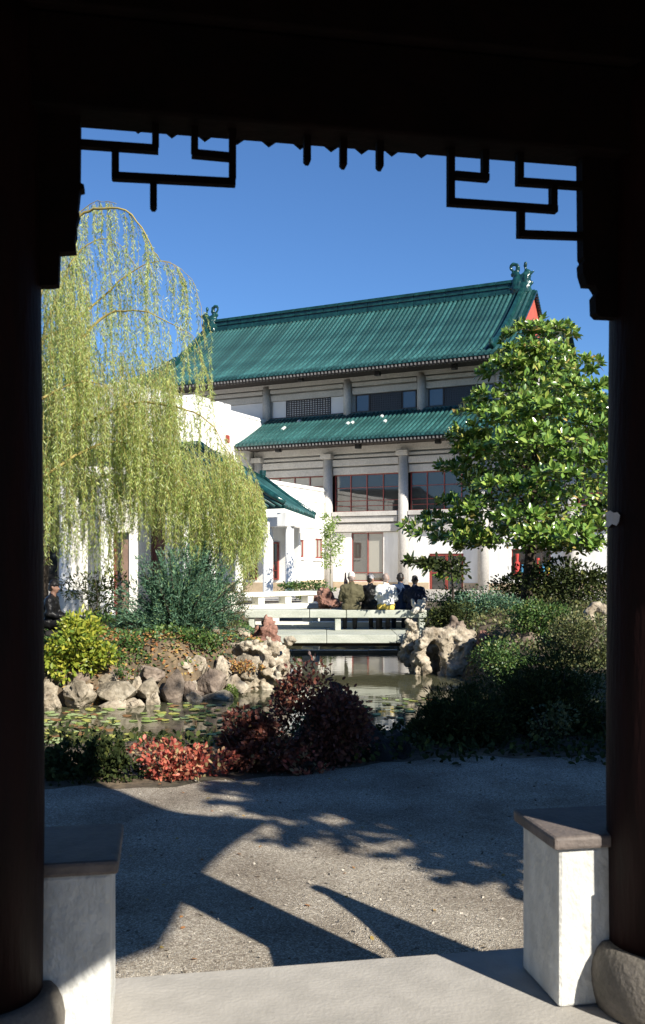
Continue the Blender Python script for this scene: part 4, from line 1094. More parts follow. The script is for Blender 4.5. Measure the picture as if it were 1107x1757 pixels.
# --- willow
wt = empty('willow_tree', (-6.9, 22.0, zof(-6.9, 22)), 'big weeping willow with hanging yellow green strands at the left', 'tree')
trunk = [(-6.9, 22, -.1), (-6.8, 22, 1.5), (-6.6, 22, 3.2), (-6.3, 22, 4.8)]
MB().tube(trunk, [.42, .33, .29, .24], 14).build('trunk', M['bark'], wt, smooth=True)
limbs = [([(60, 560), (100, 430), (137, 372), (170, 358), (215, 362), (250, 400), (268, 438), (310, 462), (340, 505), (352, 600)], 21.4),
         ([(60, 600), (120, 560), (190, 495), (245, 456), (290, 450), (318, 480)], 22.0),
         ([(70, 640), (130, 590), (185, 540), (240, 532), (300, 560), (335, 582), (352, 640)], 21.0),
         ([(60, 760), (160, 720), (230, 692), (290, 696), (345, 715), (385, 760), (415, 815), (437, 860)], 20.4),
         ([(55, 700), (120, 660), (180, 660), (230, 720)], 19.9),
         ([(50, 500), (90, 420), (130, 372), (165, 345), (200, 350)], 22.6),
         ([(60, 820), (150, 770), (220, 760), (290, 800), (340, 850)], 20.0),
         ([(60, 650), (110, 480), (150, 420), (200, 415), (240, 470)], 22.4)]
lp = []
for pp, Y in limbs:
    key = [Vector(trunk[3])]+[P(x, y, Y+.25*math.sin(k)) for k, (x, y) in enumerate(pp)]; path = []
    for k in range(len(key)-1):                    # smooth the limb through its points
        p0, p1, p2, p3 = key[max(0, k-1)], key[k], key[k+1], key[min(len(key)-1, k+2)]
        for t in (0, .25, .5, .75): path.append(.5*((2*p1)+(p2-p0)*t+(2*p0-5*p1+4*p2-p3)*t*t+(3*p1-p0-3*p2+p3)*t**3)+Vector((random.gauss(0, .015), 0, random.gauss(0, .015))))
    path.append(key[-1])
    n = len(path); MB().tube(path, [max(.006, .055*(1-k/(n-1))**1.3) for k in range(n)], 7).build('limb', M['twig'], wt, smooth=True)
    lp.append(path)
ux = [70, 100, 135, 200, 250, 300, 335, 350, 400, 450]; uy = [430, 420, 345, 350, 400, 448, 490, 640, 745, 840]
bxp = [70, 130, 165, 185, 210, 250, 290, 330, 380, 420, 452]; byp = [960, 965, 1012, 1005, 912, 915, 955, 965, 955, 1000, 900]
stems_path = []; LP, LD, LN, LL = [], [], [], []
def strand(px, y0, Y, length, drift):
    p = np.array(P(px, y0, Y)); sway = rg.uniform(.03, .16); n = max(3, int(length/.18)); pts = [p]
    ph = rg.uniform(0, 6.3); d0 = np.array([drift, rg.uniform(-.25, .25), .15])
    for k in range(n):
        f = k/n; dirv = np.array([0, 0, -1.0])+d0*(1-min(1, f*2.4))+np.array([sway*math.sin(ph+k*.6), sway*math.cos(ph*1.7+k*.45), 0])
        dirv /= np.linalg.norm(dirv); p = p+dirv*length/n; pts.append(p)
    pts = np.array(pts); stems_path.append(pts)
    m = int(length/rg.uniform(.019, .036)); t = np.sort(rg.uniform(0.02, 1, m))*n; i = np.minimum(t.astype(int), n-1); fr = (t-i)[:, None]
    pos = pts[i]*(1-fr)+pts[i+1]*fr; tan = unit(pts[i+1]-pts[i])
    side = rdir(m); side[:, 2] *= .3
    LP.append(pos); LD.append(unit(tan*.75+side*.75)); LN.append(rdir(m)); LL.append(rg.uniform(.06, .125, m))
cnt = 0
while cnt < 2300:
    px = rg.uniform(66, 446); u = np.interp(px, ux, uy); b = np.interp(px, bxp, byp)+rg.uniform(-40, 22)
    f = rg.beta(1.5, 1.5); y0 = u+(b-u)*f*.93
    # sky shows through the crown's upper right
    keep = 1.0
    if y0 < 600 and px > 150: keep = .13
    if y0 < 470 and px > 130: keep = .12
    if px > 300 and y0 < 760: keep = .10
    if px > 400: keep *= .85
    if y0 > 880: keep *= .5
    if 195 < px < 285 and y0 > 740: keep *= .8
    if rg.random() > keep: continue
    Y = rg.uniform(19.6, 24.0)
    if noise.noise(Vector((px*.035, y0*.006, Y*.8))) < rg.uniform(-.35, .12): continue
    ln = min(rg.uniform(.7, 2.7), (b-y0)/F*Y)
    if px > 300 and y0 < 640: ln = min(ln, 1.5)
    if ln < .25: continue
    strand(px, y0, Y, ln, rg.uniform(-.1, .5)); cnt += 1
for path in lp:                                   # strands that fall from the arching limbs
    for k in range(70):
        i = rg.integers(6, len(path)-1); q = path[i].lerp(path[i+1], rg.random()); px = CX+q.x/q.y*F; py = HY-(q.z-EYE)/q.y*F
        b = np.interp(px, bxp, byp)
        if px > 130 and py < 600 and rg.random() < .35: continue
        strand(px, py, q.y, min(rg.uniform(.5, 1.9), max(.3, (b-py)/F*q.y)), rg.uniform(0, .5))
V_, Q_, R_ = leaves(np.concatenate(LP), np.concatenate(LD), np.concatenate(LN), np.concatenate(LL), np.concatenate(LL)*.155, .1, .15, 0)
leaf_obj('foliage', [(V_, Q_, R_)], L_['willow'], wt, kind='stuff')
SV, SQ, off = [], [], 0
for pts in stems_path:
    n = len(pts)
    for k in range(3):
        a = 2*math.pi*k/3; SV.append(pts+np.array([math.cos(a), math.sin(a), 0])*np.linspace(.004, .0015, n)[:, None])
    ids = np.arange(n-1)
    for k in range(3):
        k2 = (k+1) % 3; SQ.append(np.stack([off+k*n+ids, off+k2*n+ids, off+k2*n+ids+1, off+k*n+ids+1], 1))
    off += 3*n
me = quad_mesh('hanging_twigs', np.concatenate(SV)-np.array(wloc(wt)), np.concatenate(SQ))
link_mesh('hanging_twigs', me, M['twig'], wt)['kind'] = 'stuff'

# --- magnolia: rosettes of big glossy leaves
mt = empty('magnolia_tree', (5.70, 26.0, zof(5.70, 26.0)), 'dense dark evergreen magnolia with glossy leaves at the right', 'tree')
MB().tube([(5.66, 26.0, .0), (5.72, 26.0, 1.0), (5.86, 26.0, 2.4), (5.96, 26.1, 4.7), (5.92, 26.1, 7.8)], [.20, .165, .15, .10, .03], 12).build('trunk', M['bark'], mt, smooth=True)
MY = 26.1
hy = [552, 600, 650, 700, 760, 830, 900, 930, 955]; hl = [-6, -45, -95, -118, -150, -165, -205, -205, -120]; hr = [40, 85, 120, 165, 200, 220, 230, 215, 190]
def mag_mesh(seed, nl):
    r = np.random.default_rng(seed); a = np.arange(nl)*2.4+r.uniform(0, 1, nl); tilt = np.linspace(.25, 1.25, nl)+r.uniform(-.12, .12, nl)
    D = np.stack([np.cos(a)*np.sin(tilt), np.sin(a)*np.sin(tilt), np.cos(tilt)], 1)
    Nn = np.stack([-np.cos(a)*np.cos(tilt), -np.sin(a)*np.cos(tilt), np.sin(tilt)], 1)
    Lr = r.uniform(.17, .26, nl)
    return D*.02, D, Nn, Lr
ros = []
rm = np.random.default_rng(21); padc = []
while len(padc) < 112:
    py = 556+392*rm.uniform()**.8; a = rm.uniform(0, 2*math.pi); l, rr = np.interp(py, hy, hl), np.interp(py, hy, hr)
    f = rm.uniform(.62, .97); ex = (rr if math.cos(a) > 0 else -l)*f*math.cos(a); rad = (rr-l)/2/F*MY
    pos = Vector(((921+ex-CX)/F*MY, MY+math.sin(a)*rad*f, EYE+(HY-py)/F*MY))
    if any((Vector((pos.x-q.x, pos.y-q.y, (pos.z-q.z)*1.5))).length < .60 for q, _ in padc): continue
    padc.append((pos, a))
for pos, a in padc:
    big = rm.uniform(.65, 1.25)
    for k in range(int(18*big)):
        d = Vector((rm.normal(), rm.normal(), abs(rm.normal())*.7)).normalized()
        q = pos+Vector((d.x*.54, d.y*.54, d.z*.26))*big*rm.uniform(.6, 1)
        ros.append((q, (d*.7+Vector((math.cos(a)*.5, math.sin(a)*.5, .45))+Vector((rm.normal(), rm.normal(), rm.normal()))*.16).normalized(), 1))
for py, dx in ((549, 10), (558, 2), (560, 18), (566, -8), (570, 30)):
    ros.append((P(921+dx, py, MY), Vector((dx*.01, -.2, 1)).normalized(), 1))
for px, py in ((700, 900), (708, 915), (716, 905), (728, 918), (722, 966), (705, 958), (735, 975), (745, 968), (758, 990), (775, 985), (712, 962), (765, 975), (790, 995), (738, 905), (750, 925), (740, 890)):
    for k in range(2): ros.append((P(px+rm.uniform(-5, 5), py+rm.uniform(-5, 5), MY-1.0+rm.uniform(-.3, .3)), Vector((-.8, -.3, .3)).normalized(), 1))
ros.sort(key=lambda t: t[0].y)
ms = []
for k in range(10):
    pb, D, Nn, Lr = mag_mesh(100+k, 9); Vm, Qm, Rm = leaves(pb, D, Nn, Lr, Lr*.42, .3, .18, 1)
    Rm = np.clip(Rm*.9+(.1 if k == 3 else 0), 0, 1)
    me = quad_mesh('leaf_cluster', Vm, Qm, Rm); me.materials.append(L_['magnolia']); ms.append((me, pb, D, Nn, Lr))
base = wloc(mt); rest = []
for i, (pos, out, f) in enumerate(ros):
    qrot = out.to_track_quat('Z', 'Y'); spin = Matrix.Rotation(rm.uniform(0, 6.28), 4, 'Z'); sc = rm.uniform(.8, 1.2)
    mat4 = qrot.to_matrix().to_4x4() @ spin
    if i < 300:
        o = link_mesh('leaf_cluster', ms[i % 10][0], None, mt, pos-base); o.rotation_mode = 'QUATERNION'; o.rotation_quaternion = mat4.to_quaternion(); o.scale = (sc,)*3
    else:
        _, pb, D, Nn, Lr = ms[i % 10]; R3 = np.array(mat4.to_3x3())
        rest.append(leaves(pb @ R3.T+np.array(pos), D @ R3.T, Nn @ R3.T, Lr*sc, Lr*sc*.42, .3, .18, 1))
n = 7000; a = rm.uniform(0, 6.28, n); py = rm.uniform(590, 940, n); f = rm.uniform(0, .62, n)**.6       # inner leaves
ex = np.where(np.cos(a) > 0, np.interp(py, hy, hr), -np.interp(py, hy, hl))*f*np.cos(a); rad = (np.interp(py, hy, hr)-np.interp(py, hy, hl))/2/F*MY
pos = np.stack([(921+ex-CX)/F*MY, MY+np.sin(a)*rad*f, EYE+(HY-py)/F*MY], 1)
rest.append(leaves(pos, rdir(n)+np.array([0, 0, .2]), rdir(n)+np.array([0, 0, .8]), rm.uniform(.15, .23, n), .085, .2, .1, 1))
leaf_obj('foliage', rest, L_['magnolia'], mt, kind='stuff')
for k in range(26):
    h = rm.uniform(1.8, 5.6); a = rm.uniform(0, 6.28); s = Vector((5.87+.02*h, 26.05, h*1.15)); e = s+Vector((math.cos(a)*1.9, math.sin(a)*1.9, rm.uniform(.2, .9)))*(1-.1*h)*1.1
    MB().tube([s, s.lerp(e, .5)+ZV*.12, e], [.045, .03, .012], 6).build('branch', M['bark'], mt, smooth=True)
# second, thinner stem beside the magnolia
et = empty('slender_evergreen', P(778, 1050, 23.6), 'slender dark sapling in front of the red double door', 'tree')
et.location.z = zof(et.location.x, et.location.y); c = P(778, 985, 23.6)
MB().tube([Vector((c.x, 23.6, et.location.z)), P(777, 1010, 23.6), P(772, 950, 23.6)], [.04, .03, .012], 7).build('trunk', M['bark'], et, smooth=True)
leaf_obj('crown', [clump_leaves(P(772, 980, 23.6), (.55, .5, .42), 300, .14, .06, 9, 1, .1), clump_leaves(P(742, 968, 23.4), (.55, .4, .16), 190, .14, .06, 7, 1, .1), clump_leaves(P(712, 964, 23.2), (.3, .3, .10), 70, .13, .05, 4, 1, .1)], L_['dark'], et)
MB().tube([P(775, 985, 23.6), P(745, 972, 23.4), P(706, 960, 23.2)], [.02, .014, .006], 5).build('branch', M['bark'], et)
leaf_obj('crown', [clump_leaves(P(970, 995, 24.0), (1.5, .9, .65), 1500, .13, .055, 16, 1, .1)], L_['dark'], mt)

# --- young tree behind the bench
yt = empty('young_tree', P(567, 1020, 40)*1.0, 'slim young tree with fresh light green leaves before the white wall', 'tree'); yt.location.z = 0.03
MB().tube([(.34, 40, 0), (.34, 40, 1.0), (.36, 40, 2.4), (.35, 40, 3.4)], [.035, .03, .022, .01], 7).build('trunk', surf('grey_bark', (.30, .27, .2), rough=.9), yt, smooth=True)
cr_ = [clump_leaves((.36, 40, 1.7+k*.42), (.62-.08*abs(k-1.4), .5, .42), 330, .085, .05, 8, 1, .2) for k in range(5)]
leaf_obj('crown', cr_, L_['pale'], yt)

# --- shrubs
shrub('broadleaf_shrub', 'yellow green broadleaf shrub beside the left column', (62, 202, 1052, 1168), 16.9, 1.3, 2600, .115, .048, 'yellow', lumps=22, lsc=.36, up=.1)
def juniper(label, box, Y, n, seed, name='juniper'):
    px0, px1, y0, y1 = box; a = P(px0, y1, Y); b = P(px1, y0, Y); c = Vector(((a.x+b.x)/2, Y, a.z)); gz = zof(c.x, c.y)
    t = empty(name, (c.x, c.y, gz), label, 'shrub'); r = np.random.default_rng(seed); Pp, Dd, Ll = [], [], []
    W2 = (b.x-a.x)/2; H = b.z-a.z
    for i in range(int(n/90)):                     # feathery arching sprays
        an = r.uniform(0, 6.28); el = r.uniform(-.12, 1.4); ln = r.uniform(.5, 1.08)
        d = np.array([math.cos(an)*math.cos(el)*W2, math.sin(an)*math.cos(el)*.9, math.sin(el)*H])*ln
        p1 = np.array(c)+d*.45; p2 = np.array(c)+d+np.array([.12*math.cos(an), .1*math.sin(an), -.03])
        m = 90; s = r.uniform(0, 1, m)[:, None]; q = p1*(1-s)+p2*s+r.normal(size=(m, 3))*.035*(1.25-s)
        dd = unit((p2-p1)[None]/np.linalg.norm(p2-p1)+r.normal(size=(m, 3))*.55); Pp.append(q); Dd.append(dd); Ll.append(r.uniform(.05, .11, m))
        if i % 6 == 0: MB().tube([c-ZV*.1, Vector(p1), Vector(p2)], [.03, .018, .006], 5).build('branch', M['bark'], t)
    Pp, Dd, Ll = np.concatenate(Pp), np.concatenate(Dd), np.concatenate(Ll)
    leaf_obj('foliage', [leaves(Pp, Dd, rdir(len(Pp)), Ll, Ll*.24, .1, .1, 0)], L_['juniper'], t, kind='stuff')
juniper('spreading blue green juniper above the left bank stones', (178, 428, 935, 1100), 19.3, 40000, 4)
juniper('upright tip of blue green juniper under the willow', (285, 400, 905, 1080), 20.2, 17000, 5)
shrub('leafy_shrub', 'grey green shrub left of the pointed red stone', (362, 436, 995, 1098), 19.8, .9, 2200, .06, .016, 'olive', lumps=18, shape=0)
shrub('leafy_shrub', 'dark bush in the shade under the willow beside the seated dark figure', (110, 230, 965, 1062), 21.5, 1.2, 1500, .09, .03, 'dark', lumps=14)
shrub('ivy', 'bright green ivy leaves spilling over stones below the juniper', (250, 410, 1070, 1135), 18.4, .9, 4200, .05, .034, 'green', lumps=22, up=0)
shrub('ivy', 'low green plant between juniper and yellow shrub', (182, 275, 1092, 1150), 17.5, .7, 1700, .055, .035, 'green', lumps=12, up=0)
shrub('bank_plant', 'tuft of pale green leaves at the water by the rugged rock', (382, 408, 1172, 1198), 17.75, .3, 160, .05, .03, 'pale', lumps=6, stems=2)
shrub('bank_plant', 'green sprig growing between the left bank stones', (195, 238, 1138, 1164), 16.9, .35, 160, .06, .022, 'green', lumps=7, stems=2)
shrub('bank_plant', 'yellowing plant among stones left of the rugged rock', (392, 446, 1128, 1160), 18.15, .4, 320, .05, .032, 'litter', lumps=8, stems=2)
shrub('low_hedge', 'low dark green planting along the wall behind the pale bench', (470, 582, 996, 1016), 38.5, .9, 1500, .09, .05, 'green', lumps=24, stems=3)
shrub('leafy_shrub', 'yellow flowering plant behind the pale bench', (498, 524, 1016, 1030), 36.3, .4, 160, .07, .05, 'yellow', lumps=6, stems=2)
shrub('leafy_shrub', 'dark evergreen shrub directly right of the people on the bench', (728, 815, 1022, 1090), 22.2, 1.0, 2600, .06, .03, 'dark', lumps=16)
shrub('leafy_shrub', 'wide blue green shrub on the right bank above the cave rock', (770, 915, 1012, 1092), 23.0, 1.4, 6500, .06, .030, 'juniper', lumps=26, shape=1)
shrub('leafy_shrub', 'light green shrub left of the holed rock by the right column', (870, 985, 1035, 1105), 19.6, 1.1, 4000, .06, .034, 'green', lumps=18)
shrub('leafy_shrub', 'speckled yellow and green shrub at the right column below the holed rock', (925, 1068, 1052, 1150), 17.6, 1.3, 5200, .055, .032, 'olive', lumps=20)
shrub('leafy_shrub', 'sunlit green foliage right of the cave rock', (815, 930, 1085, 1175), 18.0, 1.2, 4200, .05, .030, 'green', lumps=16)
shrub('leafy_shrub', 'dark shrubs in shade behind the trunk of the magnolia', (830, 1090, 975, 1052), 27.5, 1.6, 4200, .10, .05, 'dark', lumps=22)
# foreground bushes at the gravel edge, mostly in shade
def front(label, box, Y, n, mat, L=.05, W=.032, depth=.6, lumps=16, name='red_leaf_bush', up=.3, shape=1, lsc=.4):
    return shrub(name, label, box, Y, depth, n, L, W, mat, 'bush', None, lumps, shape, up, 9, lsc)
front('low bush with bright red autumn leaves catching the sun', (228, 395, 1252, 1362), 8.75, 1500, 'red')
front('dark low bush at the left column below the pond', (40, 250, 1272, 1380), 8.8, 4200, 'dark')
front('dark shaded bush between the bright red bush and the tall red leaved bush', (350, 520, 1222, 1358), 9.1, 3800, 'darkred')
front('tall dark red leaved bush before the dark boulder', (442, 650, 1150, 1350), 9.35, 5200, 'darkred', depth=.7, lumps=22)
front('small sprig of red leaves near the gravel under the dark boulder', (494, 560, 1288, 1342), 8.9, 190, 'red', depth=.3, lumps=7)
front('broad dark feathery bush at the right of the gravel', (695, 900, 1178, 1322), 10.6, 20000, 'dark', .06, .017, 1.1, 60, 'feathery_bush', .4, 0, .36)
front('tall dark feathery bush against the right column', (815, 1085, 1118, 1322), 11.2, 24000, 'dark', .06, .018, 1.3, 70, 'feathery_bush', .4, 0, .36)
front('small yellow green plant inside the dark bush by the right column', (905, 985, 1190, 1290), 10.2, 380, 'olive', .05, .03, .4, 12, 'leafy_bush')
front('dark twiggy bush reaching over the water left of the feathery bush', (688, 800, 1192, 1308), 11.6, 3500, 'dark', .05, .013, .7, 14, 'feathery_bush', .4, 0)
shrub('ground_cover', 'low leafy planting along the terrace in front of the shop window', (800, 1060, 1005, 1046), 33.5, 1.6, 3600, .08, .045, 'olive', lumps=40, stems=4)
shrub('ground_cover', 'low bushes behind the bench to the right of the people', (728, 830, 1008, 1046), 31.5, 1.2, 1600, .08, .045, 'green', lumps=20, stems=3)
# low leafy ground cover on both banks
def carpet(name, label, xr, yr, n, mat, L, W, zr, lo, hi, seed):
    r = np.random.default_rng(seed); x = r.uniform(*xr, n); y = r.uniform(*yr, n); sd = pond_sd(x, y)
    nz = np.array([noise.noise(Vector((a*.9, b*.9, seed))) for a, b in zip(x, y)])
    k = (sd > lo) & (sd < hi) & (nz > -.18); x, y, nz = x[k], y[k], nz[k]; n = len(x)
    z = height(x, y)+r.uniform(*zr, n)*(nz+.35); s = r.uniform(.7, 1.3, n)
    o = leaf_obj(name, [leaves(np.stack([x, y, z], 1), rdir(n)+np.array([0, 0, .5]), rdir(n)+np.array([0, -.3, 1]), L*s, W*s, .2, .15, 1)], L_[mat], None, (0, 0, 0))
    tag(o, label, 'ground cover', kind='stuff')
carpet('bank_ground_cover', 'low green and yellow ground cover over the left bank', (-6.2, -.8), (16.6, 22.5), 9000, 'green', .075, .045, (.02, .30), .35, 5, 3)
carpet('bank_ground_cover', 'olive ground cover over the right bank', (2.0, 8.0), (12.5, 26), 22000, 'olive', .08, .045, (.02, .34), .15, 7, 4)
carpet('bed_ground_cover', 'dark ground cover along the near edge of the pond', (-5, 6.5), (9.2, 12.4), 9000, 'dark', .07, .04, (.02, .30), .1, 4, 5)
# fallen leaves on the left bank and a few on the gravel
n = 5200; x = rg.uniform(-4.6, -.7, n); y = rg.uniform(16.6, 20.6, n); sd = pond_sd(x, y); k = (sd > .12) & (sd < 2.6); x, y = x[k], y[k]; n = len(x)
z = height(x, y)+.03+rg.uniform(0, .05, n)
leaf_obj('fallen_leaves', [leaves(np.stack([x, y, z], 1), rdir(n)*np.array([1, 1, .3]), rdir(n)*.5+np.array([0, -.2, 1]), rg.uniform(.05, .1, n), .05, .2, .2, 1)], L_['litter'], None, (0, 0, 0))
tag(bpy.data.objects['fallen_leaves'], 'orange and brown fallen leaves scattered over the left bank', 'leaves', kind='stuff')
n = 90; x = rg.uniform(-1.5, 2.5, n); y = rg.uniform(4.3, 9.0, n); z = np.full(n, GRAVEL_Z+.016)
leaf_obj('gravel_leaves', [leaves(np.stack([x, y, z], 1), rdir(n)*np.array([1, 1, .15]), rdir(n)*.3+np.array([0, 0, 1]), rg.uniform(.02, .045, n), .022, .2, .2, 1)], L_['litter'], None, (0, 0, 0))
tag(bpy.data.objects['gravel_leaves'], 'few dry leaves lying on the grey gravel', 'leaves', kind='stuff')

# --- leafy trees right of the pavilion, just outside the picture: their shade dapples the gravel and bushes
def nm(n_, m_, z): return (n_*math.cos(SUN_AZ)-m_*math.sin(SUN_AZ), n_*math.sin(SUN_AZ)+m_*math.cos(SUN_AZ), z)
def bigtree(label, base, lumps, h):
    bx_, by_ = base[0], base[1]
    st = empty('shade_tree', (bx_, by_, GRAVEL_Z), label, 'tree')
    MB().tube([(bx_, by_, GRAVEL_Z-.1), (bx_-.05, by_+.05, h*.25), (bx_-.2, by_+.1, h*.55), (bx_-.1, by_+.1, h*.9)], [.24, .19, .14, .04], 12).build('trunk', M['bark'], st, smooth=True)
    leaf_obj('crown', [clump_leaves(c, r, n, .22, .125, 60, 1, .1, lsc=.27, shell=(.2, 1)) for c, r, n in lumps], L_['green'], st)
    for c, r, n in lumps:
        for k in range(7):
            s = Vector((bx_-.15, by_+.08, random.uniform(.3, .6)*h)); e = Vector(c)+Vector((random.uniform(-.7, .7)*r[0], random.uniform(-.7, .7)*r[1], random.uniform(-.3, .5)*r[2]))
            MB().tube([s, s.lerp(e, .5)+ZV*.25, e], [.07, .045, .015], 6).build('limb', M['bark'], st, smooth=True)
bigtree('leafy tree right of the pavilion whose shade dapples the gravel', nm(8.2, -2.2, 0),
        [(nm(8.2, -2.2, 4.7), (3.5, 3.5, 1.9), 9000), (nm(6.4, -2.2, 4.7), (2.4, 2.4, .8), 3600), (nm(6.9, -1.6, 3.9), (2.6, 2.6, 1.3), 5200), (nm(6.4, -1.3, 3.2), (1.9, 1.9, .8), 2600), (nm(9.6, .2, 4.0), (2.6, 2.6, 1.5), 3800), (nm(9.3, -2.0, 7.2), (3.2, 3.2, 1.7), 5200)], 8.2)
bigtree('leafy tree beyond the right column shading the feathery bushes', nm(13.2, -1.0, 0),
        [(nm(12.8, -1.0, 4.4), (2.8, 2.8, 1.9), 4600), (nm(11.8, 1.2, 4.6), (1.8, 1.8, 1.4), 1700)], 7.0)
bigtree('unseen tree added left of the pavilion, its boughs blocking sky light over the gravel', (-7.2, 5.6, 0), [((-7.2, 5.6, 5.2), (2.9, 2.9, 2.4), 4200), ((-4.4, 7.2, 8.0), (3.0, 3.0, 1.2), 4200), ((-1.2, 7.8, 8.4), (3.0, 2.8, 1.2), 4600), ((1.2, 6.6, 8.6), (2.0, 2.0, 1.0), 2200)], 9.0)  # added unseen: high canopy keeps overhead sky light off the shaded gravel

# leafy belt added out of view to cut low sky light on the court
belt = []
for x, y, z, r in ((-11, 1, 3.2, 3.2), (-12, 7, 3.8, 3.6), (-13, 13, 3.8, 3.6), (-9, -5, 3.2, 3.2), (-3.5, -9, 3.0, 3.0), (2.5, -11, 3.0, 3.0), (8, -11, 3.0, 3.0), (13.5, -6, 3.0, 3.2), (14, 1, 3.4, 3.4), (13.5, 11, 3.2, 3.4), (15.5, 17, 3.4, 3.6)):
    belt.append(clump_leaves((x, y, z), (r, r, z+.5), 3200, .27, .16, 34, 1, .1, lsc=.34, shell=(.3, 1)))
tag(leaf_obj('sky_blocking_belt', belt, L_['dark'], None, (0, 0, 0)), 'unseen dark evergreen belt added round the gravel court to block sky light', 'planting', kind='stuff')
# loose pebbles on the court
n = 1500; x = rg.uniform(-1.6, 2.6, n); y = rg.uniform(4.0, 9.2, n)
leaf_obj('loose_pebbles', [leaves(np.stack([x, y, np.full(n, GRAVEL_Z+.012)], 1), rdir(n)*np.array([1, 1, .4]), rdir(n)+np.array([0, 0, 1]), rg.uniform(.012, .03, n), rg.uniform(.01, .02, n), .6, .3, 1)], leafmat('pebble', [(0, (.16, .14, .115)), (.6, (.30, .27, .23)), (1, (.46, .42, .36))], .9, 0), None, (0, 0, 0))
tag(bpy.data.objects['loose_pebbles'], 'loose pebbles lying on the gravel', 'pebbles', kind='stuff')

# ------------------------------------------------------------------ people
def clothmat(name, c, c2=None, sc=6): return surf(name, c, c2 or tuple(x*.75 for x in c), rough=.9, scale=sc, bump=.35, bscale=18, spec=.15)
SKIN = surf('skin', (.42, .25, .18), (.36, .21, .15), rough=.6, scale=8); SKIN2 = surf('tanned_skin', (.20, .11, .075), rough=.6, scale=8)
def person(label, base, yaw, jacket, trousers, hair, skin=SKIN, cap=None, sc=1.05, lean=0.0, headturn=0.0, lean_x=0.0, collar=None, feet=-.55):
    """seated figure: base = seat point under the pelvis, facing local +Y turned by yaw"""
    R = Matrix.Rotation(yaw, 4, 'Z'); base = Vector(base)
    def w(x, y, z):
        y2 = y+lean*max(0, z)*.6; x2 = x+lean_x*max(0, z)
        return base+(R @ Vector((x2*sc, y2*sc, z*sc)))
    r = lambda v: v*sc
    head = [(w(0, .02, .735), r(.076), w(0, .0, .80), r(.082)), (w(0, .045, .69), r(.05), w(0, .052, .725), r(.056)), (w(0, .095, .745), r(.018), w(0, .115, .725), r(.016)),
            (w(-.078, .0, .74), r(.016), w(-.084, -.005, .765), r(.018)), (w(.078, .0, .74), r(.016), w(.084, -.005, .765), r(.018))]
    if headturn:
        hc = w(0, .01, .75); T = Matrix.Translation(hc) @ Matrix.Rotation(headturn, 4, 'Z') @ Matrix.Translation(-hc)
        head = [(T @ a, b, T @ c, d) for a, b, c, d in head]
    neck = [(w(0, -.01, .55), r(.07), w(0, .01, .70), r(.055))]
    torso = [(w(-.09, 0, .09), r(.115), w(.09, 0, .09), r(.115)), (w(-.07, -.01, .2), r(.11), w(.07, -.01, .2), r(.11)), (w(-.09, -.02, .38), r(.115), w(.09, -.02, .38), r(.115)),
             (w(-.15, -.015, .52), r(.07), w(.15, -.015, .52), r(.07)), (w(0, -.01, .1), r(.12), w(0, -.02, .45), r(.13))]
    arms = []; hands = []; legs = []
    for s in (-1, 1):
        sh, elb, wr = (s*.185, -.01, .52), (s*.255, .04, .26), (s*.13, .28, .19)
        arms += [(w(*sh), r(.062), w(*elb), r(.048)), (w(*elb), r(.046), w(*wr), r(.034))]
        hands += [(w(*wr), r(.03), w(s*.10, .35, .175), r(.034)), (w(s*.115, .34, .175), r(.03), w(s*.08, .36, .172), r(.028))]
        for k in range(4):
            fx = s*(.125-.022*k); fl = (.055, .068, .072, .06)[k]
            hands += [(w(fx, .365, .175), r(.0105), w(fx-s*.008, .365+fl*.6, .165), r(.0095)), (w(fx-s*.008, .365+fl*.6, .165), r(.0095), w(fx-s*.014, .365+fl, .140), r(.008))]
        hands += [(w(s*.075, .335, .18), r(.013), w(s*.045, .375, .175), r(.010)), (w(s*.045, .375, .175), r(.010), w(s*.035, .40, .165), r(.009))]
        hip, kn, an = (s*.10, .04, .085), (s*.13, .46, .09), (s*.12, .48, feet+.09)
        legs += [(w(*hip), r(.095), w(*kn), r(.062)), (w(*kn), r(.06), w(*an), r(.042))]
    feet_c = [(w(s*.12, .46, feet+.045), r(.045), w(s*.13, .64, feet+.035), r(.035)) for s in (-1, 1)]
    o = capsules('person', head+neck+torso+arms+hands+legs+feet_c, .0125*sc, skin, None, base, smooth_it=3, fac=.4)
    tag(o, label, 'person')
    infl = lambda L, d: [(a, b+d, c, e+d) for a, b, c, e in L]
    jk = infl(torso, r(.022))+infl([a for i, a in enumerate(arms) if i % 2 == 0], r(.020))+infl([(a, b, a.lerp(c, .86), e) for i, (a, b, c, e) in enumerate(arms) if i % 2 == 1], r(.018))
    jk += [(w(-.13, -.05, .07), r(.10), w(.13, -.05, .07), r(.10)), (w(0, -.02, .57), r(.085), w(0, -.01, .61), r(.075))]
    capsules('jacket', jk, .018, jacket, o, smooth_it=4, rough=.020, rscale=9, seed=len(label))
    capsules('trousers', infl(legs, r(.014)), .02, trousers, o, smooth_it=2)
    capsules('shoes', infl(feet_c, r(.012)), .02, M['metal_black'], o, smooth_it=1)
    hc = head[0]
    T2 = lambda x, y, z: (Matrix.Translation(w(0, .01, .75)) @ Matrix.Rotation(headturn, 4, 'Z') @ Matrix.Translation(-w(0, .01, .75))) @ w(x, y, z)
    hr_ = [(T2(0, -.020, .765), r(.080), T2(0, -.010, .815), r(.082)), (T2(-.028, -.042, .715), r(.042), T2(.028, -.042, .715), r(.042))]
    capsules('hair', hr_, .016, hair, o, smooth_it=2, rough=.012, rscale=14)
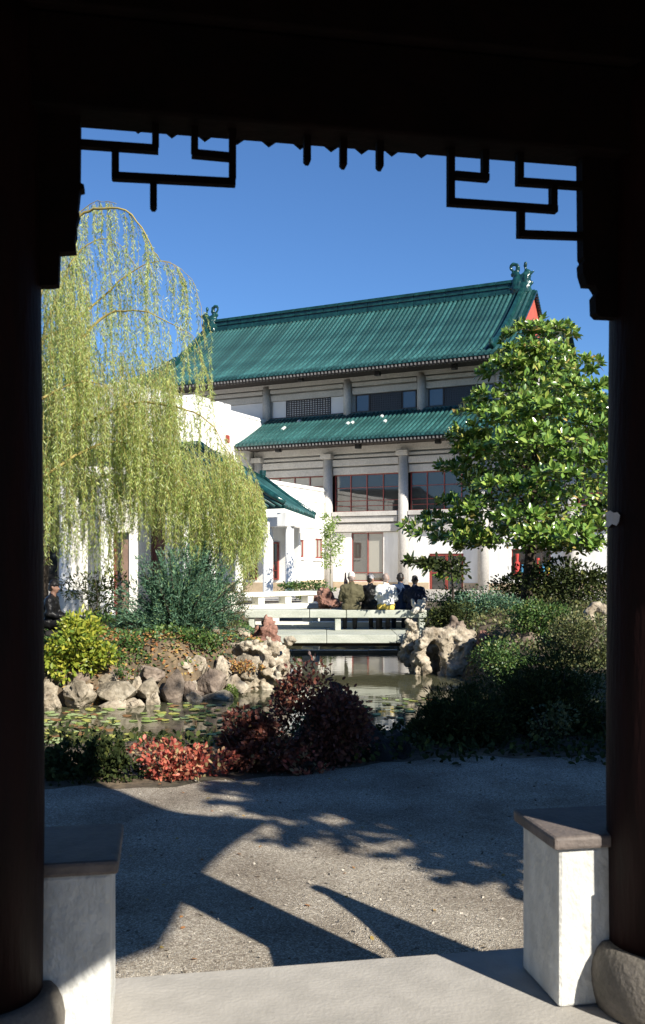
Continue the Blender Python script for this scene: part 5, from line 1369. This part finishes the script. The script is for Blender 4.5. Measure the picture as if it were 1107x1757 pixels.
    if cap:
        cp = [(T2(0, -.004, .805), r(.092), T2(0, -.002, .83), r(.086))]
        cp += [(T2(-.045, .10, .815), r(.014), T2(-.03, .165, .80), r(.011)), (T2(.045, .10, .815), r(.014), T2(.03, .165, .80), r(.011)), (T2(0, .10, .818), r(.016), T2(0, .175, .80), r(.011)), (T2(-.03, .165, .80), r(.011), T2(.03, .165, .80), r(.011))]
        capsules('cap', cp, .014, cap, o, smooth_it=2)
    return o
def seat(px, dy=0, dz=0): return ((px-CX)/F*(BN+.22+dy), BN+.22+dy, SEAT+dz)
blackhair = surf('dark_hair', (.018, .014, .012), rough=.5, scale=10); greyhair = surf('grey_hair', (.34, .27, .24), (.22, .17, .15), rough=.7, scale=14)
navy = clothmat('navy_cloth', (.022, .028, .05)); black = clothmat('black_leather', (.010, .010, .011)); black.node_tree.nodes['Principled BSDF'].inputs['Roughness'].default_value = .35
olive = clothmat('olive_cloth', (.105, .095, .055)); darkblue = clothmat('dark_blue_cloth', (.03, .05, .10)); jeans = clothmat('grey_trousers', (.06, .06, .07))
def colour_block():
    m = surf('white_and_yellow_jacket', (.78, .78, .76), (.66, .66, .66), rough=.85, scale=5, bump=.3, bscale=18)
    nt = m.node_tree; b = nt.nodes['Principled BSDF']; src = b.inputs['Base Color'].links[0].from_socket
    tc = nt.nodes.new('ShaderNodeTexCoord'); sp = nt.nodes.new('ShaderNodeSeparateXYZ'); nt.links.new(tc.outputs['Object'], sp.inputs[0])
    n = nt.nodes.new('ShaderNodeTexNoise'); n.inputs['Scale'].default_value = 7; nt.links.new(tc.outputs['Object'], n.inputs['Vector'])
    ad = nt.nodes.new('ShaderNodeMath'); ad.operation = 'MULTIPLY_ADD'; ad.inputs[1].default_value = .14; nt.links.new(n.outputs['Fac'], ad.inputs[0]); nt.links.new(sp.outputs['Z'], ad.inputs[2])
    lt = nt.nodes.new('ShaderNodeMath'); lt.operation = 'LESS_THAN'; lt.inputs[1].default_value = .22; nt.links.new(ad.outputs[0], lt.inputs[0])
    mx = nt.nodes.new('ShaderNodeMix'); mx.data_type = 'RGBA'; nt.links.new(lt.outputs[0], mx.inputs[0]); nt.links.new(src, mx.inputs[6]); mx.inputs[7].default_value = (.68, .50, .10, 1)
    nt.links.new(mx.outputs[2], b.inputs['Base Color']); return m
person('person in olive jacket and pale cap sitting with back turned, leftmost on the bench', seat(603, -.05), .05, olive, jeans, greyhair, cap=clothmat('pale_cap', (.66, .62, .56)), sc=1.12)
person('person in shiny black jacket sitting between the olive and the white jacket', seat(635, .05), -.35, black, black, blackhair, sc=1.06, lean=.12, headturn=-.4, cap=clothmat('black_white_cap', (.05, .05, .06), (.5, .5, .52), 9))
person('person in white and yellow jacket sitting with bare greying head', seat(662, -.02), .08, colour_block(), jeans, greyhair, sc=1.09, headturn=-.3)
person('person in dark blue clothes behind the white jacket, dark haired', seat(687, .30), 0, darkblue, navy, blackhair, SKIN2, sc=1.10)
person('person in navy jacket with bent head, rightmost on the bench', seat(712, -.02), -.1, navy, jeans, blackhair, SKIN2, sc=1.02, lean=.05)
o = capsules('jacket_bundle', [(P(712, 1048, BN-.02), .10, P(722, 1042, BN-.02), .09), (P(720, 1032, BN), .07, P(724, 1046, BN), .09), (P(708, 1030, BN-.0), .05, P(714, 1046, BN-.03), .08), (P(728, 1028, BN), .04, P(726, 1044, BN), .06)], .015, clothmat('cream_cloth', (.66, .62, .54)), None, P(715, 1055, BN), smooth_it=3, rough=.02, rscale=9)
tag(o, 'crumpled cream jacket lying on the bench behind the navy jacket', 'jacket')
sx, sy = (86-CX)/F*18.0, 18.0
person('dark seated figure in a peaked cap facing right beside the left column', (sx, sy, .36), -math.pi/2, black, black, blackhair, SKIN2, cap=black, sc=1.0, lean=.15, feet=-.35)  # shade of a dark silhouette put into its black clothes
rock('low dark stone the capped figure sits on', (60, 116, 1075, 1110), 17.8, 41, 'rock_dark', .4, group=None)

# goods in the shop window
gm = [surf('red_goods', (.5, .05, .04)), surf('blue_goods', (.05, .25, .45)), surf('yellow_goods', (.6, .45, .06)), surf('pale_goods', (.6, .6, .6))]
rn = random.Random(2); s = 6.65; k = 0
labs = ['red', 'blue', 'yellow', 'pale']
while s < 8.5:
    w_ = rn.uniform(.16, .30); h = rn.uniform(.45, 1.15); c = k % 4
    zb_ = .97
    t = fw(s+w_/2, -.27, zb_)
    o = MB().tube([fw(s+w_/2, -.24, zb_), fw(s+w_/2, -.24, zb_+h*.55), fw(s+w_/2, -.24, zb_+h*.62), fw(s+w_/2, -.24, zb_+h)], [w_*.42, w_*.46, w_*.22, w_*.34], 10).build('display_toy', gm[c], loc=t)
    tag(o, '%s toy in the shop window behind the magnolia trunk, %s from the left' % (labs[c], ['first', 'second', 'third', 'fourth', 'fifth', 'sixth', 'seventh', 'eighth', 'ninth', 'tenth', 'eleventh'][k]), 'toy', 'goods in the shop window')
    s += w_+.05; k += 1
MB_sill = part('display_shelf', M['red'], (6.45, 8.65, -.34, -.10, .90, .965))
